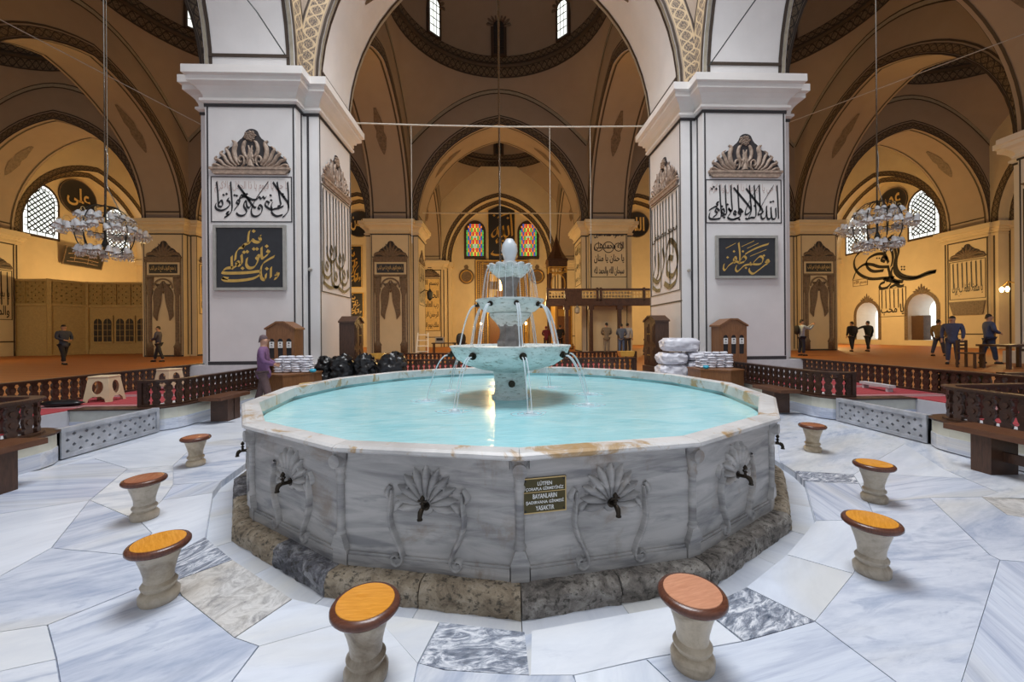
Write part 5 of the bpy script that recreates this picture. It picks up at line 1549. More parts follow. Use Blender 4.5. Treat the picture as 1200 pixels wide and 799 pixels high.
# outer right pillar: crest and panel on the inner face
add_crest(pC, 3, .97, 6.5, .9, False, 'ornbrown')
frame_lines(pC, 3, -1.0, 1.0, 2.9, 6.42, .05)
m = MB(); text_into(m, shape_ar('الله الصمد'), -.9, .9, 3.1, 5.2, -.014, .01); nib(m, [(-.8, 6.1), (-.8, 3.4)], .14, -.014); nib(m, [(.2, 6.2), (.22, 4.4)], .14, -.014); nib(m, [(-.3, 6.2), (-.28, 4.4)], .14, -.014)
on_face(m, 3); part('lettering', m, M['ink'], pC, kind='stuff')

# framed panels hung on the front pillars
def framed(label, loc, rz, x, zh, strk, dots, box, wd, fr='silver', tilt=0, mt='gold'):
    t = thing('framed_panel', label, 'panel', loc, rz)
    if tilt: t.rotation_euler = (R(tilt), 0, rz)
    m = MB(); m.bb(-x, x, -.03, -.005, -zh, zh); part('board', m, M['darkpanel'], t)
    fw = .07; m = MB()
    for a, b, c, d in ((-x - fw, x + fw, zh, zh + fw), (-x - fw, x + fw, -zh - fw, -zh), (-x - fw, -x, -zh, zh), (x, x + fw, -zh, zh)): m.bb(a, b, -.06, 0, c, d)
    part('frame', m, M[fr], t)
    m = strokes_panel(strk, dots, box, (-x, x, -zh, zh), wd, -.034, 55); part('lettering', m, M[mt], t, kind='stuff')
    return t
G1 = [[(592, 150), (572, 160), (590, 200), (560, 216), (520, 210), (492, 190), (470, 216), (430, 236), (408, 240), (385, 252), (402, 270), (350, 282), (312, 330), (300, 412)], [(462, 92), (450, 150), (447, 228)],
      [(655, 308), (682, 330), (640, 370), (602, 386), (596, 270)], [(580, 380), (560, 360), (535, 380), (556, 410), (520, 480), (460, 497), (425, 460), (432, 388)],
      [(370, 350), (376, 440), (345, 467), (310, 440), (330, 428), (342, 450), (300, 480), (266, 492), (260, 368)], [(266, 492), (200, 500), (160, 530), (172, 550), (300, 552), (450, 546), (582, 530)],
      [(772, 548), (752, 570), (786, 562), (772, 600), (738, 616)], [(702, 488), (698, 602)], [(645, 560), (634, 622), (594, 604), (586, 520), (612, 450), (680, 402), (742, 370)], [(584, 568), (500, 610), (350, 632), (200, 632), (153, 604), (220, 612)]]
G1d = [(510, 96), (510, 290), (545, 290), (400, 325), (436, 320), (655, 260), (655, 505), (382, 500)]
framed('square black panel in a silver frame with gold script over two long strokes, left pillar', (CX - 6.46, 10.20, 3.585), 0, .83, .76, G1, G1d, (90, 60, 840, 710), .085)
G2 = [[(850, 522), (830, 488), (795, 510), (832, 532), (780, 562), (700, 622), (620, 672), (570, 640), (565, 600)], [(745, 530), (762, 470), (722, 440), (660, 490), (620, 540), (700, 547), (745, 530)], [(620, 540), (592, 552), (580, 520)],
      [(582, 545), (500, 562), (440, 612), (400, 642), (375, 610), (390, 560)], [(500, 512), (526, 470), (490, 440), (440, 500), (432, 530), (500, 512)], [(420, 260), (435, 380), (437, 520)], [(510, 412), (600, 362), (720, 312), (842, 275)],
      [(430, 530), (390, 510), (360, 522), (350, 470), (375, 450), (386, 490), (340, 522), (280, 562), (230, 622), (205, 600), (215, 540)], (.4, [(240, 335), (380, 265)]), (.4, [(460, 312), (640, 235)]), (.4, [(540, 335), (700, 265)]), (.4, [(580, 440), (810, 350)])]
G2d = [(355, 375), (480, 375), (775, 430), (520, 595), (265, 455)]
framed('small landscape black panel in a silver frame with gold script, right pillar', (CX + 6.455, 10.20, 3.59), 0, .77, .50, G2, G2d, (135, 200, 930, 700), .062)

# painted curtained niches on the second row pillars
def painted_niche(pil, q=0):
    add_crest(pil, q, 1.0, 6.05, 1.05, False, 'ornbrown')
    m = MB(); m.bb(-1.0, 1.0, -.06, 0, 5.85, 6.05); m.bb(-1.0, -.93, -.03, 0, .5, 5.85); m.bb(.93, 1.0, -.03, 0, .5, 5.85); m.bb(-.93, .93, -.05, 0, 5.0, 5.12)
    on_face(m, q); part('niche_frame', m, M['ornbrown'], pil)
    m = MB(); m.bb(-.78, .78, -.03, 0, 5.22, 5.74); on_face(m, q); part('text_board', m, M['darkpanel'], pil)
    m = MB(); text_into(m, shape_ar('يا مفتح الابواب افتح لنا خير الباب'), -.72, .72, 5.30, 5.66, -.04, .01); on_face(m, q); part('lettering', m, M['goldpale'], pil, kind='stuff')
    m = MB()
    for sx in (-1, 1):
        m.lathe([(.20, .5), (.20, .95), (.24, 1.0), (.15, 1.15), (.12, 1.25), (.115, 3.9), (.14, 4.0), (.20, 4.25), (.16, 4.35), (.22, 4.75), (.24, 5.0)], 10, (sx * .76, 0, 0), sy=.45)
    on_face(m, q); part('painted_column', m, M['ornbrown'], pil, smooth=True)
    m = MB()
    q_ = [(-.54 * math.cos(PI * j / 16), 4.35 + .54 * math.sin(PI * j / 16)) for j in range(17)]
    ribbon(m, q_, .10, y=-.05)
    for sx in (-1, 1):
        for j in range(7):
            x0 = sx * (.10 + .07 * j)
            ridge(m, [(x0 * .3, 4.78 - .03 * j), (x0 * .9 + sx * .02, 4.4 - .05 * j), (sx * (.18 + .05 * j), 3.6 - .05 * j), (sx * (.34 + .03 * j), 2.9), (sx * (.36 + .03 * j), 2.5 + .04 * j)], [.05, .12, .13, .11, .05], .07, -.01)
    for j in range(6): ridge(m, [(-.42 + .08 * j, 4.62), (-.2 + .04 * j, 4.35 - .04 * j), (.2 - .04 * j, 4.35 - .04 * j), (.42 - .08 * j, 4.62)], [.03, .07, .07, .03], .06, -.02)
    on_face(m, q); part('painted_curtain', m, M['ornbrown'], pil, smooth=True)
for pil in (pD, pFl, pFr): painted_niche(pil)
def text_panel(parent, q, x0, x1, z0, z1, lines, ink='ink', crest_h=0, border='brownline', ground=None, half=None, crest_w=None, verts=0, nm='lettering'):
    if ground: m = MB(); m.bb(x0, x1, -.006, 0, z0, z1); on_face(m, q, 0, half); part('panel_ground', m, M[ground], parent)
    m = MB(); rect_line(m, x0, x1, z0, z1, .04, -.012); on_face(m, q, 0, half); part('panel_border', m, M[border], parent)
    m = MB(); n = len(lines); H_ = (z1 - z0) / n; x_ = (x1 - x0)
    for i, tx in enumerate(lines):
        zt = z1 - i * H_
        text_into(m, shape_ar(tx), x0 + .08 * x_, x1 - .08 * x_, zt - H_ * .88, zt - H_ * .14, -.016, .012)
    for k in range(verts):
        x = x0 + x_ * (.12 + .76 * k / max(1, verts - 1)); nib(m, [(x - .02, z1 - .12), (x, (z0 + z1) / 2), (x + .01, z0 + .3 * (z1 - z0))], .10, -.014)
    on_face(m, q, 0, half); part(nm, m, M[ink], parent, kind='stuff')
    if crest_h: add_crest(parent, q, crest_w or (x1 - x0) / 2, z1 + .1, crest_h, False, 'ornbrown', half, (x0 + x1) / 2)
text_panel(pE, 0, -1.05, 1.1, 4.92, 7.9, ['الصلوة عماد الدين', 'الله محمد على', 'يا حنان يا منان', 'سبحان الله والحمد لله'], verts=0)
m = MB()
for x, r_ in ((-.6, .24), (0, .32), (.6, .24)): m.tube([(x + r_ * math.cos(a), -.014, 6.72 + r_ * math.sin(a)) for a in [2 * PI * j / 20 for j in range(20)]], .02, 4, closed=True)
on_face(m, 0); part('painted_circle', m, M['ink'], pE, smooth=True)
text_panel(pE, 3, -.8, .9, 4.6, 7.2, ['يا الله', 'يا رحمن', 'يا رحيم'])
text_panel(pD, 1, -.8, .8, 3.4, 5.9, ['هو الحى', 'لا اله الا الله'], crest_h=.9, verts=5)
text_panel(pFl, 1, -.9, .9, 2.9, 5.9, ['هو الباقى', 'الملك لله'], crest_h=.9, verts=6, ground='goldpale')
text_panel(pFr, 3, -.9, .9, 2.9, 5.9, ['يا رزاق', 'الملك لله'], crest_h=.9, verts=6, ground='goldpale')
# lettering on the wall piers (found by their labels)
def by_label(s_):
    return next(o for o in bpy.data.objects if o.get('label') == s_)
pr_ = by_label('wall pier in the right wall with lettering and a crest')
text_panel(pr_, 0, -1.0, 1.0, 3.65, 6.2, ['', 'يا متعظ اتعظ بغيرك'], crest_h=.95, half=1.32, verts=7)
m = MB(); m.slab([(-.75, 2.6), (.85, 2.6), (1.0, 3.5), (-1.0, 3.5)], -.08, 0); on_face(m, 0, 0, 1.32); part('dark_board', m, M['ornbrown'], pr_)
pl_ = by_label('wall pier in the left wall beside the gilded screen')
text_panel(pl_, 0, -1.0, 1.0, 2.7, 5.8, ['', 'يا بديع السموات', 'والملوك لله'], crest_h=.95, half=1.32, verts=6)
pw = by_label('wall pier left of the prayer niche')
text_panel(pw, 0, -.9, 1.0, 1.9, 6.7, ['بسم الله', 'الحمد لله', 'رب العالمين', 'الرحمن الرحيم', 'ملك يوم الدين'], crest_h=1.0, half=1.32, ground='goldpale')
# great sweeping monogram and lettering on the right wall
def wallX(x, y, X):
    a, b = x - 600, y - 399.5
    c, s_ = math.cos(ROLL), math.sin(ROLL)
    a, b = a * c + b * s_, -a * s_ + b * c - (CYP - 399.5)
    k = a / F_ * math.cos(PSI) + math.sin(PSI); d = X / k
    return (-d * (math.cos(PSI) - a / F_ * math.sin(PSI)), 1.6 - b * d / F_)
tug = [[(475, 95), (515, 140), (530, 200), (515, 260), (520, 320), (560, 360), (640, 370), (720, 340), (780, 328)], [(455, 120), (495, 160), (512, 220), (500, 280), (508, 340), (560, 378), (640, 378), (720, 350), (780, 332)],
       [(440, 140), (478, 180), (492, 240), (480, 300)], [(450, 200), (380, 170), (290, 190), (240, 240), (235, 300), (270, 350), (340, 380), (440, 375), (500, 372)],
       [(455, 250), (430, 215), (370, 220), (320, 255), (320, 300), (360, 330), (430, 325)], [(465, 300), (400, 300), (350, 285), (300, 285), (250, 325), (225, 388)], [(440, 265), (415, 255), (425, 235), (450, 245), (462, 275)],
       [(495, 90), (450, 120)], [(460, 300), (470, 360), (450, 400)], [(490, 300), (480, 350), (500, 390), (560, 400)], [(440, 400), (405, 420), (410, 445), (450, 440), (480, 410)], [(470, 440), (510, 420), (540, 430), (565, 425)], [(430, 380), (460, 390), (500, 400), (540, 410)]]
m = MB(); XW_ = CX + XW - .02
for s_ in tug:
    nib(m, [wallX(960 + p[0] / 5.705, 260 + p[1] / 5.705, XW_) for p in s_], .26, 0, 60, mn=.35)
for p in ((550, 300), (568, 300), (550, 318), (568, 318), (385, 243), (402, 243)):
    x, z = wallX(960 + p[0] / 5.705, 260 + p[1] / 5.705, XW_); dot(m, x, z, .09, 0)
solo('monogram', m, M['ink'], 'huge black sweeping monogram painted on the right wall between the niches', 'calligraphy', (XW_, 0, 0), -PI / 2)
wp = sroot('trim_2', 'lettered panel between the two low niches of the right wall', (XW_, 0, 0), -PI / 2)
text_panel(wp, 0, -31.9, -29.7, 2.75, 5.1, ['', 'يا محب'], half=0, verts=6)
wp = sroot('trim_3', 'small faded inscription above the farther low niche', (XW_, 0, 0), -PI / 2)
text_panel(wp, 0, -34.3, -32.9, 5.6, 6.2, ['بسم الله'], half=0, ink='ornbrown', border='ornbrown')
# black roundels and the tilted frame
def roundel(label, loc, rz, r_, tx):
    t = thing('roundel', label, 'roundel', loc, rz)
    m = MB(); m.lathe([(r_, 0), (r_, .05), (r_ * .93, .08), (r_ * .9, .06), (0, .06)], 36); m.xf(Matrix.Rotation(R(90), 4, 'X')); part('disc', m, M['darkpanel'], t, auto=30)
    m = MB(); m.tube([(r_ * .97 * math.cos(a), -.06, r_ * .97 * math.sin(a)) for a in [2 * PI * j / 36 for j in range(36)]], .035, 5, closed=True); part('rim', m, M['ornbrown'], t, smooth=True)
    m = MB(); text_into(m, shape_ar(tx), -r_ * .62, r_ * .6, -r_ * .5, r_ * .55, -.085, .02); part('lettering', m, M['goldpale'], t, kind='stuff')
roundel('large black roundel with gold script between the left wall windows', (CX - XW + .03, 30.8, 12.15), R(90), 1.35, 'على')
roundel('large black roundel with gold script between the right wall windows', (CX + XW - .03, 30.7, 12.0), R(-90), 1.2, 'عمر')
roundel('black roundel half hidden beyond the left front pillar', (CX - 13.1, YW - .05, 12.0), 0, 1.25, 'حسن')
roundel('black roundel half hidden beyond the right front pillar', (CX + 13.2, YW - .05, 12.0), 0, 1.25, 'الله')
framed('dark brown framed inscription leaning out from the left wall', (CX - XW + .35, 30.9, 7.6), R(90), 1.35, .62, [[(150, 300), (400, 250), (800, 300)], [(200, 450), (500, 420), (850, 460)], [(150, 600), (500, 560), (850, 590)], [(300, 200), (310, 600)], [(600, 200), (610, 600)]], [(500, 300), (700, 500)], (90, 60, 940, 710), .05, 'ornbrown', 14, 'ornament')

framed('tall black board with gold script on the end wall, left of the second row pillar', (CX - 13.9, YW - .05, 8.0), 0, .95, 1.9, G1, G1d, (90, 60, 840, 710), .16, 'goldpale')
framed('gold ground lettered board low on the end wall beyond the left front pillar', (CX - 13.9, YW - .05, 4.4), 0, 1.05, 1.1, G1, G1d, (90, 60, 840, 710), .12, 'gold', 0, 'goldpale')
# end wall: coloured windows, black panel, prayer niche
MX = CX + .22
def stained(label, x):
    root = sroot('window_%d' % (7 if x < MX else 8), label, (x, YW - .02, 0), 0)
    m = MB(); m.slab(arc_poly(0, 1.02, 8.70, 11.25), -.08, 0); part('frame', m, M['windowframe'], root)
    r_ = random.Random(5); cols = ['st_red', 'st_green', 'st_blue', 'st_yellow', 'st_orange', 'st_white']
    w_ = .80
    m = MB(); m.slab(arc_poly(0, w_, 8.9, 11.25), -.085, -.081); part('leading', m, M['ink'], root)
    for iz in range(16):
        for ix in range(-5, 6):
            x0, z0 = ix * .148, 8.98 + iz * .19
            if z0 > 11.25 and x0 * x0 + (z0 - 11.25) ** 2 > .55: continue
            d = abs(ix); c_ = (['st_red', 'st_yellow', 'st_green', 'st_orange', 'st_blue', 'st_green'][d] if iz % 4 < 2 else ['st_yellow', 'st_red', 'st_orange', 'st_blue', 'st_orange', 'st_green'][d])
            if d < 2 and iz in (4, 5, 9): c_ = 'st_white'
            m = MB(); m.slab([(x0, z0 - .01), (x0 + .072, z0 + .09), (x0, z0 + .19), (x0 - .072, z0 + .09)] if (ix + iz) % 2 else [(x0 - .07, z0), (x0 + .07, z0), (x0 + .07, z0 + .18), (x0 - .07, z0 + .18)], -.10, -.086)
            part('pane', m, M[c_], root)
for nm, c_ in (('st_red', (.9, .05, .03)), ('st_green', (.10, .50, .10)), ('st_blue', (.08, .10, .45)), ('st_yellow', (.95, .70, .10)), ('st_orange', (.95, .25, .04)), ('st_white', (.55, .62, .40))):
    M[nm] = glow(nm + '_glass', c_, .9)
stained('stained glass arched window left of the tall black panel', MX - 2.52)
stained('stained glass arched window right of the tall black panel', MX + 2.52)
t = thing('calligraphy_board', 'tall black board with two gold names above the prayer niche', 'panel', (MX, YW - .03, 8.6), 0)
m = MB(); m.slab([(-1.25, 0), (1.25, 0), (1.25, 4.7), (0, 5.25), (-1.25, 4.7)], -.1, 0); part('board', m, M['darkpanel'], t)
for x_ in (-1.3, 1.3): m = MB(); m.bb(x_ - .05, x_ + .05, -.12, 0, 0, 4.75); part('frame_post', m, M['goldpale'], t)
m = MB(); tg = (-1.15, 1.15, .15, 4.7)
m2 = strokes_panel([[(520, 175), (530, 300), (535, 390)], [(490, 290), (500, 380), (460, 395), (445, 330)], [(440, 290), (445, 380), (405, 395), (385, 330)], [(385, 300), (375, 370), (340, 400), (325, 370), (365, 320)], [(385, 210), (450, 185), (510, 165)],
      [(515, 440), (490, 420), (470, 450), (510, 480), (470, 500), (430, 500), (400, 420)], [(400, 420), (415, 500), (440, 560), (400, 575), (350, 575), (320, 560), (340, 540)], [(380, 460), (370, 430), (385, 420)]],
      [(350, 190), (490, 215), (470, 420), (440, 440)], (300, 140, 550, 610), tg, .22, -.115, 50)
part('lettering', m2, M['gold'], t, kind='stuff')
mh = thing('prayer_niche', 'tall brown and gold prayer niche behind the fountain', 'niche', (MX, YW, ZP), 0)
m = MB(); m.bb(-2.45, -1.2, -.35, 0, 0, 8.1); m.bb(1.2, 2.45, -.35, 0, 0, 8.1); m.bb(-1.2, 1.2, -.35, 0, 5.4, 8.1); part('surround', m, M['ornbrown'], mh)
m = MB()
for k in range(44):
    z = .3 + k * .175
    for x in (-2.2, -1.8, 1.8, 2.2): m.bb(x - .05, x + .05, -.38, -.35, z, z + .09)
for k in range(20):
    for z in (7.55, 7.2): m.bb(-1.5 + k * .155, -1.42 + k * .155, -.38, -.35, z, z + .09)
part('gilt_bosses', m, M['gold'], mh, kind='stuff')
m = MB(); rect_line(m, -2.45, 2.45, 0, 8.1, .10, -.40); rect_line(m, -2.02, 2.02, 0, 7.8, .06, -.39); rect_line(m, -1.4, 1.4, 0, 7.0, .08, -.39); part('gilt_moulding', m, M['gold'], mh)
m = MB(); m.bb(-1.15, -.45, -.37, -.35, 6.1, 6.8); m.bb(.45, 1.15, -.37, -.35, 6.1, 6.8); m.bb(-.35, .35, -.37, -.35, 6.1, 6.8); part('gilt_panel', m, M['goldpale'], mh)
m = MB()
for j in range(5): m.slab([(-1.2 + .22 * j, 3.4 + .45 * j), (1.2 - .22 * j, 3.4 + .45 * j), (1.2 - .22 * j, 3.85 + .45 * j), (-1.2 + .22 * j, 3.85 + .45 * j)], -.30 + .03 * j, -.02)
m.bb(-1.2, 1.2, -.05, -.01, 0, 3.4); part('niche_hood', m, M['woodmid'], mh)
for x, nm in ((MX - 3.35, 'left'), (MX + 3.35, 'right')):
    t = thing('round_plaque', 'round gilt plaque %s of the prayer niche' % nm, 'plaque', (x, YW - .02, 7.05), 0)
    m = MB(); m.lathe([(.72, 0), (.72, .06), (.6, .1), (.5, .07), (0, .07)], 24, sy=1); m.xf(Matrix.Rotation(R(90), 4, 'X')); part('disc', m, M['ornbrown'], t, auto=30)
    m = MB(); m.tube([(.55 * math.cos(a), -.1, .55 * math.sin(a)) for a in [2 * PI * j / 24 for j in range(24)]], .05, 5, closed=True); part('gilt_ring', m, M['gold'], t, smooth=True)
    m = MB(); m.slab([(-.12, .7), (.12, .7), (.2, .9), (.08, 1.1), (-.08, 1.1), (-.2, .9)], -.08, 0); part('finial', m, M['ornbrown'], t)
for x, z in ((-3.0, 3.0), (-3.2, 1.5), (1.6, 3.0)):
    pass
# candle stands with lit bulbs before the niche
for x, nm in ((MX - 1.95, 'left'), (MX + 2.15, 'right')):
    t = thing('candle_stand', 'tall candle stand with a warm lit bulb %s of the niche' % nm, 'candle stand', (x, YW - 1.6, ZP), 0)
    m = MB(); m.lathe([(.28, 0), (.26, .1), (.08, .25), (.06, 1.2), (.12, 1.3), (.06, 1.4), (.05, 1.9), (.12, 1.95)], 12); part('post', m, M['gold'], t, auto=40)
    m = MB(); m.lathe([(.02, 1.95), (.10, 2.05), (.08, 2.18), (0, 2.25)], 10); part('bulb', m, M['bulb'], t, smooth=True)
for k, x in enumerate((MX - 1.3, MX - .95)):
    t = thing('wall_lamp', 'small lit lamp hanging in the niche, %s of the pair' % ('left' if k == 0 else 'right'), 'lamp', (x, YW - .5, 4.0), 0)
    m = MB(); m.lathe([(.02, 0), (.10, .08), (.09, .2), (0, .28)], 10); part('bulb', m, M['bulb'], t, smooth=True)
    m = MB(); m.tube([(0, 0, .25), (0, .2, .4)], .015, 5); m.tube([(0, .2, .4), (0, .45, .4)], .015, 5); part('bracket', m, M['gold'], t)

# pulpit with pointed canopy, right of the niche
mb = thing('pulpit', 'dark and gold pulpit tower with a pointed canopy behind the gallery', 'pulpit', (4.75, 31.5, ZP), 0)
m = MB()
for x in (-.6, .6):
    for y in (-.6, .6): m.bb(x - .12, x + .12, y - .12, y + .12, 0, 6.9)
part('corner_post', m, M['wood'], mb)
m = MB(); m.bb(-.75, .75, -.75, .75, 3.9, 4.3); part('deck', m, M['wood'], mb)
m = MB(); m.bb(-.75, .75, -.75, .75, 6.5, 6.9); m.bb(-.8, .8, -.8, .8, 6.9, 7.05); part('canopy_beam', m, M['wood'], mb)
m = MB(); m.lathe([(.95, 7.05), (.75, 7.3), (.45, 7.8), (.2, 8.5), (.05, 9.0), (0, 9.3)], 8, ph=PI / 8); part('canopy', m, M['wood'], mb)
m = MB(); rect_line(m, -.72, .72, 5.95, 6.45, .08, -.80); nib(m, [(-.5, 4.4), (-.5, 5.4), (0, 6.0)], .09, -.80, mn=1); nib(m, [(.5, 4.4), (.5, 5.4), (0, 6.0)], .09, -.80, mn=1)
for k in range(5): m.bb(-.6 + k * .27, -.48 + k * .27, -.80, -.77, 6.1, 6.3)
part('gilding', m, M['gold'], mb)
m = MB(); m.bb(-.7, -.55, -9, -.7, 2.2, 3.9) if False else m.slab([(-.6, 0), (.6, 0), (.6, 3.4), (-.6, 3.4)], -3.4, -3.2); part('gate', m, M['woodmid'], mb)
m = MB(); rect_line(m, -.58, .58, .1, 3.3, .09, -3.43); m.bb(-.42, .42, -3.44, -3.4, 2.4, 2.9); part('gate_gilding', m, M['gold'], mb)
m = MB(); m.slab([(-.7, 0), (.7, 0), (.7, .4), (-.7, .4)], -3.2, .7)
for k in range(14): m.bb(-.55, .55, -3.1 + k * .18, .6, .4 + k * .24, .64 + k * .24)
part('stairs', m, M['wood'], mb)
# wooden gallery in front of the right second row pillar
gl = thing('gallery', 'dark wooden raised gallery on posts with a pale pierced balustrade', 'gallery', (2.75, 22.1, ZP), 0)
GW = 8.2
m = MB(); m.bb(0, GW, 0, .8, 2.75, 3.0); m.bb(-.05, GW, -.06, .05, 2.72, 3.06); part('deck', m, M['wood'], gl)
m = MB(); m.bb(0, GW, -.05, .05, 3.58, 3.70); m.bb(0, GW, -.05, .05, 3.06, 3.14)
for x in (0.05, 1.1, 2.9, 3.1, 5.6, 8.1): m.bb(x - .06, x + .06, -.06, .06, 3.0, 3.75)
m.bb(1.1, 2.0, -.04, .04, 3.1, 3.6)
part('railing', m, M['wood'], gl)
for a, b in ((.12, 1.0), (2.05, 2.85), (3.2, 5.5), (5.7, 8.0)):
    holes = []; n = int((b - a) / .17)
    for i in range(n):
        for j in (0, 1):
            cx_, cz = a + (i + .5) * (b - a) / n, 3.25 + j * .2; r_ = .068
            holes.append([(cx_ + r_ * math.cos(PI / 3 * q + PI / 6), cz + r_ * math.sin(PI / 3 * q + PI / 6)) for q in range(6)])
    me = sheet([(a, 3.14), (b, 3.14), (b, 3.58), (a, 3.58)], holes, .03); part('pierced_panel', me, M['goldpale'], gl)
for x in (1.15, 2.55, 4.2, 8.0):
    m = MB(); m.bb(x - .10, x + .10, 0, .20, 0, 2.75); m.bb(x - .16, x + .16, -.04, .24, 2.5, 2.75); part('post', m, M['wood'], gl)
m = MB(); m.bb(-.2, GW, .5, 2.6, 2.55, 2.75); m.v = [(x, y, z) for x, y, z in m.v]; 
for x, nm in ((2.15, 'left'),):
    t = thing('lantern', 'small grey lantern hanging under the gallery edge', 'lantern', (4.45, 21.9, 2.7), 0)
    m = MB(); m.lathe([(.02, -.02), (.14, .06), (.16, .3), (.10, .36), (.03, .44), (0, .5)], 8); part('body', m, M['silver'], t)
    m = MB(); m.tube([(0, 0, .45), (0, 0, .6)], .012, 5); part('hook', m, M['iron'], t)
# lantern on the second row pillar, left
t = thing('lantern', 'dark wall lantern on the side of the left second row pillar', 'lantern', (-4.15, 23.95, 4.0), 0)
m = MB(); m.lathe([(.03, -.35), (.15, -.22), (.20, .15), (.10, .25), (.03, .38), (0, .45)], 8); part('body', m, M['iron'], t)
m = MB(); m.tube([(0, 0, .2), (-.3, 0, .3), (-.58, 0, .1)], .03, 6); part('bracket', m, M['iron'], t)
# gilded lattice enclosure at the left wall
sc = thing('screened_enclosure', 'tall gilded wooden enclosure with lattice upper part at far left', 'enclosure', (0, 0, ZP), 0)
path = [(-31.8, 25.9), (-28.6, 25.9), (-27.8, 27.5), (-23.2, 27.7), (-18.4, 27.9)]
M['gilt_lattice'] = flat('gilt_lattice', (.36, .25, .09), .5, var=.2)
M['gilt_panel'] = flat('ochre_panel', (.46, .33, .14), .55, var=.1)
for i in range(4):
    a, b = Vector(path[i]), Vector(path[i + 1]); L = (b - a).length; an = math.atan2((b - a).y, (b - a).x)
    holes = []
    nx = int(L / .22)
    for ix in range(nx):
        for iz in range(7):
            cx_, cz = (ix + .5) * L / nx, 3.45 + iz * .2 - .02; r_ = .055
            if (ix + iz) % 2: continue
            holes.append([(cx_ + r_ * math.cos(PI / 2 * q), cz + r_ * math.sin(PI / 2 * q)) for q in range(4)])
    me = sheet([(0, 3.3), (L, 3.3), (L, 4.75), (0, 4.75)], holes, .05)
    part('lattice', me, M['gilt_lattice'], sc, loc=(a.x, a.y, 0), rotz=an)
    m = MB(); m.bb(0, L, -.08, .08, 4.75, 4.88); m.bb(0, L, -.08, .08, 3.18, 3.32); m.bb(0, L, -.04, .04, 0, .3); m.bb(-.09, .09, -.1, .1, 0, 4.9); m.bb(0, L, .02, .05, .3, 3.2); m.bb(0, L, .16, .18, 3.2, 4.8)
    part('panel', m, M['gilt_panel'], sc, loc=(a.x, a.y, 0), rotz=an)
    if i >= 2:
        for dx_ in (.35, 1.75, 3.1):
            if dx_ + 1.2 > L: continue
            m = MB(); m.bb(dx_, dx_ + 1.25, -.06, .02, .75, 2.6); o = part('double_window', m, M['gilt_panel'], sc, loc=(a.x, a.y, 0), rotz=an)
            for h_ in (0, 1):
                x_ = dx_ + .32 + h_ * .6; m = MB(); m.slab([(x_ + .25, .85), (x_ + .25, 2.1)] + [(x_ + .25 * math.cos(PI * j / 10), 2.1 + .3 * math.sin(PI * j / 10)) for j in range(1, 10)] + [(x_ - .25, 2.1), (x_ - .25, .85)], -.075, -.062)
                part('pane', m, M['dusk'], o)
                m = MB(); m.bb(x_ - .012, x_ + .012, -.09, -.075, .85, 2.4)
                for z in (1.2, 1.6, 2.0): m.bb(x_ - .25, x_ + .25, -.09, -.075, z, z + .025)
                part('glazing_bar', m, M['gilt_panel'], o)
    for k in range(1, int(L / .9)):
        m = MB(); m.bb(k * .9 - .03, k * .9 + .03, -.06, -.0, 3.3, 4.75); part('stile', m, M['gilt_lattice'], sc, loc=(a.x, a.y, 0), rotz=an)

